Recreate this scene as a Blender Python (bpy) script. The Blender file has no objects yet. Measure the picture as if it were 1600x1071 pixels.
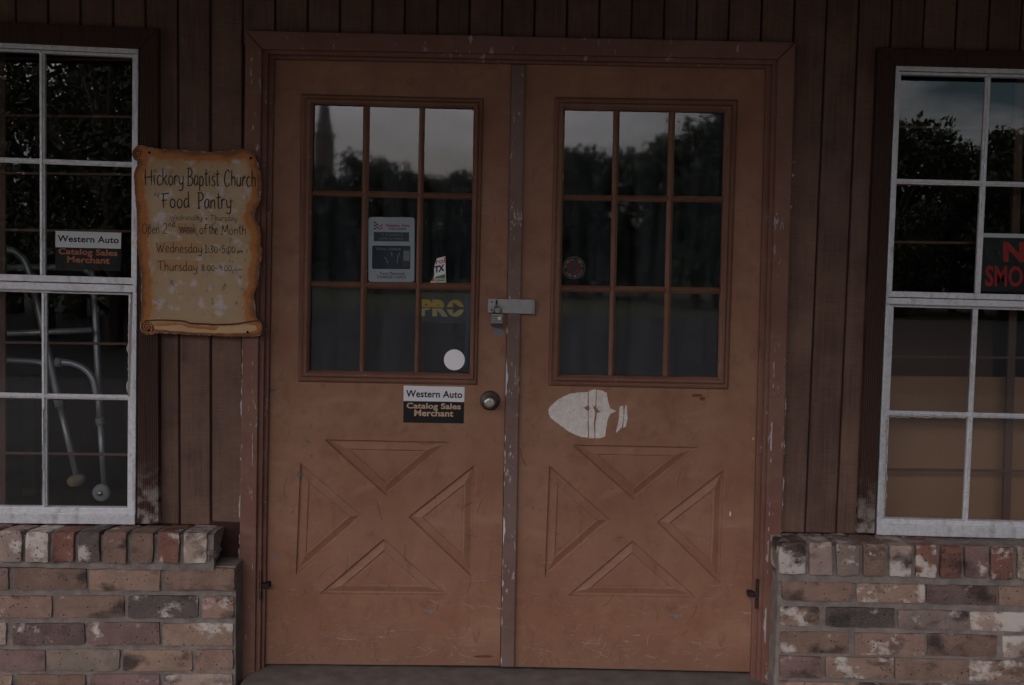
import bpy, bmesh, math, random
import numpy as np
from mathutils import Vector, Matrix, noise as mnoise
R = math.radians
random.seed(7)
sc = bpy.context.scene
C = sc.collection

# ------------------------------------------------------------------ camera
F_PX, W_PX, H_PX = 1600.0, 1600.0, 1071.0
DIST, ZC, PITCH, ROLL = 3.4, 1.385, R(4.2), R(1.15)
CAM = Vector((0, -DIST, ZC))
RM = (Matrix.Rotation(R(90) - PITCH, 3, 'X') @ Matrix.Rotation(ROLL, 3, 'Z'))
cd = bpy.data.cameras.new('camera'); cam = bpy.data.objects.new('camera', cd); C.objects.link(cam)
cd.sensor_width = 36; cd.lens = 36 * F_PX / W_PX; cd.clip_start = .05; cd.clip_end = 900
cam.matrix_world = Matrix.Translation(CAM) @ RM.to_4x4()
sc.camera = cam

# ------------------------------------------------------------------ world, sun, exposure
SKY_LOW, SKY_HIGH = 1.05, 12.5
SUN_EL, SUN_AZ = R(5), R(190)
w = bpy.data.worlds.new('World'); sc.world = w; w.use_nodes = True
nt = w.node_tree; nt.nodes.clear()
def wn(t, **k):
    n = nt.nodes.new(t)
    for a, b in k.items(): setattr(n, a, b)
    return n
sky = wn('ShaderNodeTexSky', sky_type='NISHITA', sun_disc=False, sun_elevation=SUN_EL, sun_rotation=SUN_AZ, altitude=100, air_density=1.0, dust_density=.3, ozone_density=2.6)
bg = wn('ShaderNodeBackground'); bg.inputs['Strength'].default_value = .13
nt.links.new(sky.outputs[0], bg.inputs[0])
tc = wn('ShaderNodeTexCoord'); mp = wn('ShaderNodeMapping'); mp.inputs['Scale'].default_value = (1, 1, 3.2)
mp.inputs['Location'].default_value = (3.1, 1.7, .4)
nt.links.new(tc.outputs['Generated'], mp.inputs[0])
no = wn('ShaderNodeTexNoise'); no.inputs['Scale'].default_value = 3.1; no.inputs['Detail'].default_value = 7; no.inputs['Roughness'].default_value = .58
nt.links.new(mp.outputs[0], no.inputs['Vector'])
cr = wn('ShaderNodeValToRGB'); cr.color_ramp.elements[0].position = .30; cr.color_ramp.elements[1].position = .60
sxd = wn('ShaderNodeSeparateXYZ'); nt.links.new(tc.outputs['Generated'], sxd.inputs[0])
bank = wn('ShaderNodeMath', operation='MULTIPLY_ADD'); bank.inputs[1].default_value = -.46; nt.links.new(sxd.outputs[0], bank.inputs[0]); nt.links.new(no.outputs['Fac'], bank.inputs[2])  # cloud bank thins towards +x
nt.links.new(bank.outputs[0], cr.inputs[0])
bg2 = wn('ShaderNodeBackground'); bg2.inputs[0].default_value = (.84, .80, .84, 1)
sx = wn('ShaderNodeSeparateXYZ'); nt.links.new(tc.outputs['Generated'], sx.inputs[0])
mr = wn('ShaderNodeMapRange'); mr.inputs[1].default_value = 0; mr.inputs[2].default_value = 1; mr.inputs[3].default_value = SKY_LOW; mr.inputs[4].default_value = SKY_HIGH   # overcast: brighter overhead
nt.links.new(sx.outputs[2], mr.inputs[0]); nt.links.new(mr.outputs[0], bg2.inputs[1])
mx = wn('ShaderNodeMixShader'); ou = wn('ShaderNodeOutputWorld')
nt.links.new(cr.outputs[0], mx.inputs[0]); nt.links.new(bg.outputs[0], mx.inputs[1]); nt.links.new(bg2.outputs[0], mx.inputs[2])
nt.links.new(mx.outputs[0], ou.inputs[0])
sl = bpy.data.lights.new('sun', 'SUN'); sl.energy = .04; sl.angle = R(75); sl.color = (1, .8, .62)
so = bpy.data.objects.new('sun', sl); C.objects.link(so)
sdir = Vector((math.sin(SUN_AZ) * math.cos(SUN_EL), math.cos(SUN_AZ) * math.cos(SUN_EL), math.sin(SUN_EL)))
so.rotation_euler = (-sdir).to_track_quat('-Z', 'Y').to_euler(); so.location = sdir * 50
vs = sc.view_settings
vs.view_transform = 'Standard'; vs.look = 'None'; vs.gamma = 1; vs.use_curve_mapping = False; vs.exposure = 0
sc.cycles.use_denoising = True
sc.cycles.max_bounces = 6; sc.cycles.transparent_max_bounces = 10

# ------------------------------------------------------------------ helpers: a sight line meets a plane y = const of the real place
def P(u, v, y=0.0):
    d = RM @ Vector(((u - W_PX / 2) / F_PX, -(v - H_PX / 2) / F_PX, -1))
    t = (y - CAM.y) / d.y
    return CAM + d * t
def M(u, v, L):                      # where the mirror image seen in a pane at (u, v) really stands, at world y = -L
    d = RM @ Vector(((u - W_PX / 2) / F_PX, -(v - H_PX / 2) / F_PX, -1))
    t = (L + DIST) / d.y
    return Vector((d.x * t, -L, ZC + d.z * t))
def rnd(a, b): return random.uniform(a, b)
def lerp(a, b, t): return a + (b - a) * t

def tag(o, label=None, cat=None, group=None, kind=None):
    if label: o['label'] = label
    if cat: o['category'] = cat
    if group: o['group'] = group
    if kind: o['kind'] = kind
    return o
def thing(name, label, cat, loc=(0, 0, 0), group=None):
    o = bpy.data.objects.new(name, None); C.objects.link(o); o.location = loc; o.empty_display_size = .05
    return tag(o, label, cat, group, 'thing')
def wloc(o):
    v = Vector(o.location)
    while o.parent: o = o.parent; v += o.location
    return v
class MB:
    def __init__(s): s.v = []; s.f = []
    def add(s, vs, fs):
        n = len(s.v); s.v += [tuple(p) for p in vs]; s.f += [tuple(i + n for i in f) for f in fs]; return s
    def hexa(s, a, b):               # two matching quads
        n = len(a)
        fs = [tuple(range(n)), tuple(reversed(range(n, 2 * n)))]
        fs += [(i, i + n, (i + 1) % n + n, (i + 1) % n) for i in range(n)]
        return s.add(list(a) + list(b), fs)
    def box(s, x0, x1, y0, y1, z0, z1):
        return s.hexa([(x0, y0, z0), (x0, y0, z1), (x1, y0, z1), (x1, y0, z0)], [(x0, y1, z0), (x0, y1, z1), (x1, y1, z1), (x1, y1, z0)])
    def px(s, pts, yf, yb, yref=None): # polygon seen at (u, v) on the plane yf, prism back to yb
        a = [P(u, v, yf if yref is None else yref) for u, v in pts]
        return s.hexa([(p.x, yf, p.z) for p in a], [(p.x, yb, p.z) for p in a])
    def tube(s, pts, r, n=10, caps=True):
        pts = [Vector(p) for p in pts]; rs = r if isinstance(r, (list, tuple)) else [r] * len(pts)
        vs = []; up = Vector((.31, .2, .93))
        for i, p in enumerate(pts):
            t = (pts[min(i + 1, len(pts) - 1)] - pts[max(i - 1, 0)]).normalized()
            if abs(t.dot(up)) > .95: up = Vector((.9, .1, .3))
            a = t.cross(up).normalized(); b = t.cross(a)
            vs += [p + (a * math.cos(k * 2 * math.pi / n) + b * math.sin(k * 2 * math.pi / n)) * rs[i] for k in range(n)]
        fs = [(i * n + k, i * n + (k + 1) % n, (i + 1) * n + (k + 1) % n, (i + 1) * n + k) for i in range(len(pts) - 1) for k in range(n)]
        if caps: fs += [tuple(range(n)), tuple(range((len(pts) - 1) * n, len(pts) * n))]
        return s.add(vs, fs)
    def lathe(s, c, prof, n=32):     # profile of (radius, y offset) round the y axis
        c = Vector(c); vs = []
        for r, y in prof: vs += [c + Vector((r * math.cos(k * 2 * math.pi / n), y, r * math.sin(k * 2 * math.pi / n))) for k in range(n)]
        fs = [(i * n + k, i * n + (k + 1) % n, (i + 1) * n + (k + 1) % n, (i + 1) * n + k) for i in range(len(prof) - 1) for k in range(n)]
        fs += [tuple(range(n)), tuple(range((len(prof) - 1) * n, len(prof) * n))]
        return s.add(vs, fs)
    def ribbon(s, pts, wd, y):       # flat painted stroke of world (x, z) points on the plane y
        pts = [Vector((p[0], p[1])) for p in pts]
        if len(pts) < 2: return s
        L = []; Rr = []
        for i, p in enumerate(pts):
            t = pts[min(i + 1, len(pts) - 1)] - pts[max(i - 1, 0)]
            if t.length < 1e-9: t = Vector((1, 0))
            t.normalize(); nrm = Vector((-t.y, t.x)); h = wd * .5 * (wd_var(i, len(pts)))
            L.append((p.x + nrm.x * h, y, p.y + nrm.y * h)); Rr.append((p.x - nrm.x * h, y, p.y - nrm.y * h))
        n = len(pts)
        return s.add(L + Rr, [(i, i + 1, n + i + 1, n + i) for i in range(n - 1)])
    def build(s, name, mat, parent=None, bevel=0, smooth=False, kind=None, seg=2):
        off = wloc(parent) if parent else Vector((0, 0, 0))
        me = bpy.data.meshes.new(name); me.from_pydata([tuple(Vector(p) - off) for p in s.v], [], s.f)
        bm = bmesh.new(); bm.from_mesh(me); bmesh.ops.recalc_face_normals(bm, faces=bm.faces); bm.to_mesh(me); bm.free()
        me.materials.append(mat)
        if smooth: me.polygons.foreach_set('use_smooth', [True] * len(me.polygons))
        o = bpy.data.objects.new(name, me); C.objects.link(o)
        if parent: o.parent = parent
        if bevel:
            b = o.modifiers.new('bevel', 'BEVEL'); b.width = bevel; b.segments = seg; b.limit_method = 'ANGLE'; b.angle_limit = R(40)
        if kind: o['kind'] = kind
        return o
def wd_var(i, n): return .75 + .35 * math.sin(math.pi * (i + .5) / n)

# ------------------------------------------------------------------ materials
class NT:
    def __init__(s, name):
        s.m = bpy.data.materials.new(name); s.m.use_nodes = True; s.t = s.m.node_tree
        s.b = s.t.nodes['Principled BSDF']; s.out = s.t.nodes['Material Output']
        s.pos = s.n('ShaderNodeTexCoord').outputs['Object']
    def n(s, t, **k):
        x = s.t.nodes.new(t)
        for a, b in k.items(): setattr(x, a, b)
        return x
    def l(s, a, b):
        if hasattr(a, 'links'): s.t.links.new(a, b)
        else: b.default_value = (*a, 1) if isinstance(a, tuple) and len(a) == 3 and b.type == 'RGBA' else a
    def map(s, scale, loc=(0, 0, 0), rot=(0, 0, 0), vec=None):
        m = s.n('ShaderNodeMapping'); m.inputs['Scale'].default_value = scale; m.inputs['Location'].default_value = loc; m.inputs['Rotation'].default_value = rot
        s.l(vec or s.pos, m.inputs[0]); return m.outputs[0]
    def noise(s, scale, detail=4, rough=.55, vec=None, dist=0):
        x = s.n('ShaderNodeTexNoise'); x.inputs['Scale'].default_value = scale; x.inputs['Detail'].default_value = detail
        x.inputs['Roughness'].default_value = rough; x.inputs['Distortion'].default_value = dist
        s.l(vec or s.pos, x.inputs['Vector']); return x.outputs['Fac']
    def voro(s, scale, vec=None, out='Distance', feat='F1'):
        x = s.n('ShaderNodeTexVoronoi', feature=feat); x.inputs['Scale'].default_value = scale; s.l(vec or s.pos, x.inputs['Vector']); return x.outputs[out]
    def ramp(s, fac, a, b, ca=(0, 0, 0), cb=(1, 1, 1)):
        r = s.n('ShaderNodeValToRGB'); e = r.color_ramp.elements
        e[0].position = a; e[0].color = (*ca, 1); e[1].position = b; e[1].color = (*cb, 1)
        s.l(fac, r.inputs[0]); return r.outputs[0]
    def step(s, fac, a, b):
        m = s.n('ShaderNodeMapRange'); m.inputs[1].default_value = a; m.inputs[2].default_value = b; s.l(fac, m.inputs[0]); return m.outputs[0]
    def mix(s, f, a, b, mode='MIX'):
        m = s.n('ShaderNodeMix', data_type='RGBA', blend_type=mode)
        s.l(f, m.inputs[0]); s.l(a, m.inputs[6]); s.l(b, m.inputs[7]); return m.outputs[2]
    def math(s, op, a, b=0.0):
        m = s.n('ShaderNodeMath', operation=op); s.l(a, m.inputs[0]); s.l(b, m.inputs[1]); return m.outputs[0]
    def bump(s, h, st=.3, dist=.002):
        b = s.n('ShaderNodeBump'); b.inputs['Strength'].default_value = st; b.inputs['Distance'].default_value = dist
        s.l(h, b.inputs['Height']); s.l(b.outputs[0], s.b.inputs['Normal']); return b
    def z(s):
        x = s.n('ShaderNodeSeparateXYZ'); g = s.n('ShaderNodeNewGeometry'); s.l(g.outputs['Position'], x.inputs[0]); return x.outputs[2]
    def set(s, col=None, rough=None, metal=None, spec=None):
        if col is not None: s.l(col, s.b.inputs['Base Color'])
        if rough is not None: s.l(rough, s.b.inputs['Roughness'])
        if metal is not None: s.l(metal, s.b.inputs['Metallic'])
        if spec is not None: s.b.inputs['Specular IOR Level'].default_value = spec
        return s.m
def plain(name, col, rough=.7, metal=0, spec=.3, var=.12, sc_=25):
    t = NT(name); n = t.noise(sc_, 4)
    c = t.mix(n, tuple(x * (1 - var) for x in col), tuple(min(1, x * (1 + var)) for x in col))
    return t.set(c, rough, metal, spec)

def m_siding(name, base, dark, amt=.5):
    t = NT(name)
    rn = t.n('ShaderNodeObjectInfo').outputs['Random']
    sh = t.n('ShaderNodeVectorMath', operation='ADD'); cmb = t.n('ShaderNodeCombineXYZ')
    t.l(t.math('MULTIPLY', rn, 37.0), cmb.inputs[0]); t.l(t.math('MULTIPLY', rn, 19.0), cmb.inputs[2]); t.l(t.pos, sh.inputs[0]); t.l(cmb.outputs[0], sh.inputs[1])
    v = sh.outputs[0]
    grain = t.noise(1, 6, .65, t.map((90, 30, 3.0), vec=v), .4)
    saw = t.noise(1, 3, .6, t.map((14, 10, 420), vec=v))
    blot = t.noise(4.5, 5, .6, v)
    c = t.mix(t.step(grain, .3, .7), dark, base)
    c = t.mix(t.step(blot, .42, .75), c, tuple(x * 1.35 for x in base))
    c = t.mix(t.math('MULTIPLY', t.step(saw, .50, .66), .5), c, tuple(x * .5 for x in base))
    streak = t.noise(1, 4, .6, t.map((28, 20, 1.1), vec=v))
    c = t.mix(t.math('MULTIPLY', t.step(streak, .58, .78), amt), c, tuple(x * .5 for x in dark))
    wr = t.noise(1, 6, .7, t.map((60, 30, 8), loc=(4, 2, 9), vec=v))
    c = t.mix(t.math('MULTIPLY', t.step(wr, .66, .76), .25), c, (.2, .16, .14))
    hv = t.mix(t.math('ADD', .8, t.math('MULTIPLY', rn, .4)), (0, 0, 0), c)
    t.bump(t.math('ADD', grain, t.math('MULTIPLY', saw, .7)), .55, .0022)
    return t.set(hv, .82, 0, .18)
M_SIDING = m_siding('siding_wood', (.138, .081, .059), (.076, .044, .034))
def m_trim():
    t = NT('weathered_trim'); v = t.map((55, 30, 3))
    wv = t.n('ShaderNodeTexWave', wave_type='BANDS', bands_direction='X'); wv.inputs['Scale'].default_value = 12; wv.inputs['Distortion'].default_value = 9; wv.inputs['Detail'].default_value = 3; wv.inputs['Detail Scale'].default_value = .35
    t.l(t.map((4.2, 4.2, .45)), wv.inputs['Vector'])
    g = t.noise(1, 6, .65, v)
    c = t.mix(t.step(wv.outputs['Fac'], .2, .9), (.028, .015, .011), (.07, .036, .026))
    c = t.mix(t.step(g, .55, .8), c, (.02, .011, .009))
    low = t.math('MULTIPLY', t.step(t.z(), .72, .50), t.step(t.noise(30, 4), .42, .6))
    c = t.mix(low, c, (.28, .24, .21))
    t.bump(t.math('ADD', wv.outputs['Fac'], g), .6, .003)
    return t.set(c, .85, 0, .15)
M_TRIM = m_trim()
def m_paint(name, base, wear_low=.6, chip=.69, chipcol=(.42, .38, .36), rough=.5, kick=True):
    t = NT(name)
    n1 = t.noise(2.6, 5, .6); n2 = t.noise(14, 6, .65); n3 = t.noise(170, 3, .5)
    c = t.mix(t.step(n1, .32, .68), (base[0] * .86, base[1] * .74, base[2] * .70), (base[0] * 1.12, base[1] * 1.18, base[2] * 1.16))
    c = t.mix(t.math('MULTIPLY', t.step(n2, .50, .68), .5), c, tuple(a * b for a, b in zip(base, (.68, .62, .58))))
    rub = t.noise(1, 5, .6, t.map((5, 5, 9), loc=(2, 0, 5)), 1.2)
    c = t.mix(t.math('MULTIPLY', t.step(rub, .54, .70), .45), c, tuple(a * b for a, b in zip(base, (1.25, 1.4, 1.5))))
    if kick:                                          # scuffs, thick near the ground where feet and carts strike
        z = t.z(); low = t.step(z, .75, .08)
        for (sx, sz, lx, th, col, am) in ((13, 170, 1.3, .75, (.40, .38, .40), .7), (16, 130, 8.7, .77, (.50, .36, .25), .6), (60, 14, 5.1, .775, (.10, .045, .03), .55), (22, 60, 15.2, .755, (.17, .17, .20), .8), (90, 40, 2.2, .80, (.46, .40, .36), .7), (24, 12, 21.3, .735, (.12, .055, .035), .5)):
            s = t.noise(1, 3, .6, t.map((sx, 4, sz), loc=(lx, 0, lx * 1.7), rot=(0, R(24 * math.sin(lx * 3)), 0)), 1.6)
            lim = t.math('SUBTRACT', s, t.math('MULTIPLY', low, .085))
            m = t.math('MULTIPLY', t.step(t.math('ADD', s, t.math('MULTIPLY', low, .075)), th, th + .03), am)
            c = t.mix(m, c, col)
        dk = t.noise(9, 6, .7, t.map((1, 1, 1), loc=(7, 3, 1)))
        c = t.mix(t.math('MULTIPLY', t.step(dk, .60, .72), .6), c, tuple(x * .45 for x in base))
        dg = t.noise(1, 5, .65, t.map((26, 8, 9), loc=(3, 1, 8), rot=(0, .6, 0)), .8); c = t.mix(t.math('MULTIPLY', t.step(dg, .60, .72), .45), c, tuple(a * b for a, b in zip(base, (.6, .42, .36))))
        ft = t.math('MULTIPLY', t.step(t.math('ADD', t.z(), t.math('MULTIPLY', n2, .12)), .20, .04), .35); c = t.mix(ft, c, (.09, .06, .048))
    ch = t.noise(1, 5, .7, t.map((48, 30, 17), loc=(1, 5, 2)))
    big = t.noise(3.1, 3, .5, t.map((1, 1, 1), loc=(9, 2, 6)))
    msk = t.step(t.math('ADD', ch, t.math('MULTIPLY', t.math('SUBTRACT', big, .5), .22)), chip, chip + .02)
    c = t.mix(msk, c, chipcol)
    h = t.math('SUBTRACT', t.math('ADD', t.math('MULTIPLY', n3, .25), t.math('MULTIPLY', n2, .5)), msk)
    t.bump(h, .28, .0012)
    return t.set(c, t.math('ADD', rough, t.math('MULTIPLY', n2, .2)), 0, .3)
M_DOOR = m_paint('door_paint', (.248, .122, .074), chip=.80)
M_LITE = m_paint('lite_paint', (.165, .077, .050), chip=.70, chipcol=(.42, .27, .18), kick=False)
M_CASING = m_paint('casing_paint', (.172, .082, .060), chip=.635, chipcol=(.30, .27, .27), kick=False, rough=.6)
M_ASTR = m_paint('astragal_paint', (.155, .097, .082), chip=.615, chipcol=(.36, .31, .30), kick=False)
def m_alu():
    t = NT('white_aluminium'); n = t.noise(60, 5, .7); d = t.noise(1, 5, .65, t.map((26, 20, 9)))
    c = t.mix(t.step(n, .35, .7), (.48, .47, .48), (.64, .63, .65))
    c = t.mix(t.math('MULTIPLY', t.step(d, .56, .74), .7), c, (.21, .18, .16)); lw_ = t.noise(1, 4, .7, t.map((70, 40, 70), loc=(5, 2, 8))); c = t.mix(t.math('MULTIPLY', t.step(lw_, .60, .70), .55), c, (.16, .12, .10))
    sp = t.voro(260); c = t.mix(t.math('MULTIPLY', t.step(sp, .16, .08), .8), c, (.09, .07, .06))
    t.bump(n, .25, .0006)
    return t.set(c, .42, .25, .6)
M_ALU = m_alu()
def m_putty():
    t = NT('old_putty'); n = t.noise(90, 5, .7)
    t.bump(n, .8, .002); return t.set(t.mix(n, (.22, .20, .18), (.50, .47, .44)), .9, 0, .1)
M_PUTTY = m_putty()
def m_brick():
    t = NT('old_brick'); oi = t.n('ShaderNodeObjectInfo'); rn = oi.outputs['Random']
    cmb = t.n('ShaderNodeCombineXYZ'); t.l(t.math('MULTIPLY', rn, 53.0), cmb.inputs[0]); t.l(t.math('MULTIPLY', rn, 31.0), cmb.inputs[1]); t.l(t.math('MULTIPLY', rn, 71.0), cmb.inputs[2])
    ad = t.n('ShaderNodeVectorMath', operation='ADD'); t.l(t.pos, ad.inputs[0]); t.l(cmb.outputs[0], ad.inputs[1]); v = ad.outputs[0]
    base = oi.outputs['Color']; al = oi.outputs['Alpha']
    a = t.noise(13, 5, .6, v); b = t.noise(42, 6, .7, v); g = t.noise(260, 3, .6, v)
    c = t.mix(t.step(a, .3, .72), t.mix(.32, base, (0.03, .02, .018)), t.mix(.12, base, (.42, .3, .22)))
    c = t.mix(t.math('MULTIPLY', t.step(b, .5, .75), .3), c, (.07, .045, .036))
    c = t.mix(t.math('MULTIPLY', t.step(g, .5, .75), .22), c, (.45, .36, .29))
    sc2 = t.noise(8, 4, .55, t.map((1, 1, 1.6), loc=(3, 8, 1), vec=v))          # kiln scorch
    c = t.mix(t.math('MULTIPLY', t.step(sc2, .535, .67), .85), c, (.032, .026, .025))
    wt = t.noise(12, 6, .62, t.map((1, 1, 1.2), loc=(11, 4, 7), vec=v))         # old white mortar and lime
    thr = t.math('SUBTRACT', t.math('ADD', wt, t.math('MULTIPLY', t.math('SUBTRACT', b, .5), .25)), t.math('SUBTRACT', .665, t.math('MULTIPLY', al, .23)))
    wm = t.step(thr, -.01, .085)
    c = t.mix(t.math('MULTIPLY', wm, .78), c, t.mix(b, (.42, .36, .31), (.62, .56, .50)))
    pit = t.voro(70, v); pm = t.math('MULTIPLY', t.step(pit, .19, .12), t.step(t.noise(30, 2, .5, v), .47, .56))
    c = t.mix(pm, c, (.022, .017, .015))
    t.bump(t.math('ADD', t.math('SUBTRACT', t.math('ADD', b, t.math('MULTIPLY', g, .6)), t.math('MULTIPLY', pm, 1.5)), t.math('MULTIPLY', wm, .3)), .75, .004)
    return t.set(c, .92, 0, .12)
M_BRICK = m_brick()
def m_mortar():
    t = NT('mortar'); a = t.noise(20, 6, .65); g = t.noise(330, 3, .6)
    c = t.mix(t.step(a, .3, .7), (.130, .108, .094), (.245, .208, .182))
    c = t.mix(t.math('MULTIPLY', t.step(g, .55, .75), .35), c, (.06, .05, .045))
    t.bump(t.math('ADD', a, t.math('MULTIPLY', g, .7)), .8, .004); return t.set(c, .95, 0, .1)
M_MORTAR = m_mortar()
def m_glass(name, ior, rough, dust, dcol=(.35, .35, .36), wob=.0):
    t = NT(name)
    fr = t.n('ShaderNodeFresnel'); fr.inputs['IOR'].default_value = ior
    tr = t.n('ShaderNodeBsdfTransparent'); tr.inputs[0].default_value = (.86, .89, .88, 1)
    gl = t.n('ShaderNodeBsdfGlossy'); gl.inputs['Roughness'].default_value = rough
    if wob:
        b = t.n('ShaderNodeBump'); b.inputs['Strength'].default_value = wob; b.inputs['Distance'].default_value = .001
        t.l(t.noise(7, 2, .5, t.map((1, 1, .6))), b.inputs['Height']); t.l(b.outputs[0], gl.inputs['Normal'])
    mx1 = t.n('ShaderNodeMixShader'); t.l(fr.outputs[0], mx1.inputs[0]); t.l(tr.outputs[0], mx1.inputs[1]); t.l(gl.outputs[0], mx1.inputs[2])
    df = t.n('ShaderNodeBsdfDiffuse'); df.inputs[0].default_value = (*dcol, 1)
    dn = t.noise(1, 6, .65, t.map((17, 7, 2.0), loc=(3, 1, 2)), .9); d2 = t.noise(22, 5, .7)
    fac = t.math('MULTIPLY', t.math('ADD', t.step(dn, .35, .75), t.math('MULTIPLY', t.step(d2, .45, .8), .5)), dust)
    mx2 = t.n('ShaderNodeMixShader'); t.l(fac, mx2.inputs[0]); t.l(mx1.outputs[0], mx2.inputs[1]); t.l(df.outputs[0], mx2.inputs[2])
    t.l(mx2.outputs[0], t.out.inputs[0]); return t.m
M_DGLASS = m_glass('dusty_door_glass', 1.75, .026, .088, dcol=(.30, .34, .39))
M_WGLASS = m_glass('window_glass', 1.62, .006, .005)
M_CONC = plain('concrete', (.20, .185, .17), .9, 0, .1, .3, 9)
M_SILLW = plain('threshold_wood', (.150, .124, .108), .85, 0, .1, .6, 14)
M_DARKW = plain('dark_stained_wood', (.035, .016, .013), .8, 0, .15, .5, 40)
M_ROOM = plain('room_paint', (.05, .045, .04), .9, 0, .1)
M_STEEL = plain('galvanised_steel', (.22, .21, .205), .42, .75, .5, .25, 45)
M_RUST = plain('rusty_iron', (.035, .022, .018), .75, .3, .3, .5, 60)
M_BRASS = plain('worn_brass', (.075, .055, .044), .5, .5, .5, .3, 50)
M_NICKEL = plain('worn_nickel', (.42, .39, .34), .3, .9, .5, .15, 60)
M_BLACK = plain('black_print', (.012, .011, .012), .6, 0, .2, .1)
M_KEY = plain('keyhole_black', (.004, .004, .004), .9, 0, .05, .1)
M_WHITE = plain('white_vinyl', (.66, .64, .66), .5, 0, .3, .06, 18)
M_DOT = plain('white_paper_dot', (.84, .80, .81), .6, 0, .2, .04, 18)
M_TAN = plain('tan_print', (.50, .34, .23), .6, 0, .2, .05)
M_ORANGE = plain('faded_orange_print', (.42, .14, .075), .6, 0, .2, .06)
M_REDP = plain('red_print', (.42, .035, .04), .6, 0, .2, .08)
M_CARD = plain('card_grey_white', (.42, .45, .50), .6, 0, .2, .06)
M_NAVY = plain('navy_print', (.012, .018, .045), .55, 0, .3, .2)
M_CHAR = plain('charcoal_print', (.045, .05, .06), .6, 0, .2, .15)
M_GOLD = plain('gold_print', (.52, .32, .03), .6, 0, .2, .08)
M_PALEGOLD = plain('pale_gold_print', (.48, .40, .16), .6, 0, .2, .08)
M_BLUEP = plain('faded_blue_film', (.035, .065, .11), .7, 0, .2, .2)
M_GREEN = plain('green_print', (.09, .17, .05), .6, 0, .2, .08)
M_TUBE = plain('walker_aluminium', (.30, .30, .32), .4, .5, .5, .1)
M_GREYPL = plain('grey_plastic', (.20, .20, .21), .5, 0, .3, .1)
M_RUBBER = plain('dirty_tan_rubber', (.19, .15, .10), .9, 0, .1, .4, 40)
M_BARS = plain('brown_bar_paint', (.095, .045, .032), .6, 0, .3, .2)
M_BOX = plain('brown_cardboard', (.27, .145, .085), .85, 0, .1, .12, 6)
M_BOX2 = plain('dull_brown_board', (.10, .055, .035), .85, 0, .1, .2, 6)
M_GREENP = plain('green_paint', (.03, .055, .035), .7, 0, .2, .2)
def m_torn():
    t = NT('torn_paper'); n = t.noise(45, 5, .7); s = t.voro(120)
    c = t.mix(t.step(n, .3, .7), (.50, .44, .39), (.70, .65, .60))
    c = t.mix(t.math('MULTIPLY', t.step(s, .22, .12), t.step(t.noise(12, 3), .47, .58)), c, (.17, .08, .05))
    t.bump(n, .4, .001); return t.set(c, .85, 0, .15)
M_TORN = m_torn()

# ------------------------------------------------------------------ lettering
def text(body, quad, y, mat, parent, name='lettering', bold=0.0, spacing=1.0, fit=True):
    """print `body` so that it fills the (u, v) quad TL, TR, BR, BL on the plane y"""
    cu = bpy.data.curves.new('t', 'FONT'); cu.body = body; cu.offset = bold; cu.space_character = spacing; cu.resolution_u = 4
    ob = bpy.data.objects.new('t', cu); C.objects.link(ob)
    dg = bpy.context.evaluated_depsgraph_get(); me = bpy.data.meshes.new_from_object(ob.evaluated_get(dg))
    vs = [tuple(v.co) for v in me.vertices]; fs = [tuple(p.vertices) for p in me.polygons]
    bpy.data.objects.remove(ob); bpy.data.curves.remove(cu); bpy.data.meshes.remove(me)
    x0 = min(v[0] for v in vs); x1 = max(v[0] for v in vs); y0 = min(v[1] for v in vs); y1 = max(v[1] for v in vs)
    q = [P(u, v, y) for u, v in quad]; mb = MB(); out = []
    for v in vs:
        s = (v[0] - x0) / (x1 - x0); t = (v[1] - y0) / (y1 - y0)
        p = (q[0] * (1 - s) + q[1] * s) * t + (q[3] * (1 - s) + q[2] * s) * (1 - t)
        out.append((p.x, y, p.z))
    mb.add(out, fs)
    return mb.build(name, mat, parent)
def qd(u0, v0, u1, v1, sl=.018): # upright print that follows the building's slight slope in the picture
    return [(u0, v0), (u1, v0 + sl * (u1 - u0)), (u1 - .018 * (v1 - v0), v1 + sl * (u1 - u0)), (u0 - .018 * (v1 - v0), v1)]
def disc(u, v, rpx, n=40, y=0):
    return [(u + rpx * math.cos(2 * math.pi * k / n), v - rpx * math.sin(2 * math.pi * k / n)) for k in range(n)]
def rrect(q, r):
    pts = []
    for i in range(4):
        p = Vector(q[i]); a = Vector(q[i - 1]); b = Vector(q[(i + 1) % 4])
        da = (a - p).normalized() * r; db = (b - p).normalized() * r
        for k in range(5):
            t = k / 4; pts.append(tuple((1 - t) ** 2 * (p + da) + 2 * t * (1 - t) * p + t * t * (p + db)))
    return pts

# ------------------------------------------------------------------ ground and room
YF = .03                                           # door face
FLOOR_Z = 0.0
fl = MB().box(-6, 6, -2.7, -.16, -.2, FLOOR_Z - .012); tag(fl.build('porch_floor', plain('worn_porch_concrete', (.095, .086, .078), .9, 0, .1, .35, 9)), kind='structure')
def m_ground():
    t = NT('lawn_ground'); n = t.noise(.6, 6, .6); n2 = t.noise(14, 4, .6)
    c = t.mix(t.step(n, .3, .7), (.026, .03, .017), (.05, .048, .03)); c = t.mix(t.math('MULTIPLY', n2, .4), c, (.03, .035, .015)); return t.set(c, .95, 0, .1)
tag(MB().add([(-400, -500, -.25), (400, -500, -.25), (400, 60, -.25), (-400, 60, -.25)], [(0, 1, 2, 3)]).build('ground', m_ground()), kind='structure')
tag(MB().box(-120, 120, -33, -10, -.4, -.21).build('road', plain('asphalt', (.026, .026, .027), .9, 0, .1, .25, 3)), kind='structure')
tag(MB().box(-14, 14, -10, -2.7, -.4, -.19).build('pavement', plain('dark_concrete', (.05, .047, .044), .9, 0, .1, .3, 3)), kind='structure')
XL, XR, ZT = -3.2, 3.2, 3.1
room = MB().box(XL, XR, 5.0, 5.1, -.1, ZT); tag(room.build('room_wall', M_ROOM), kind='structure')
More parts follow.
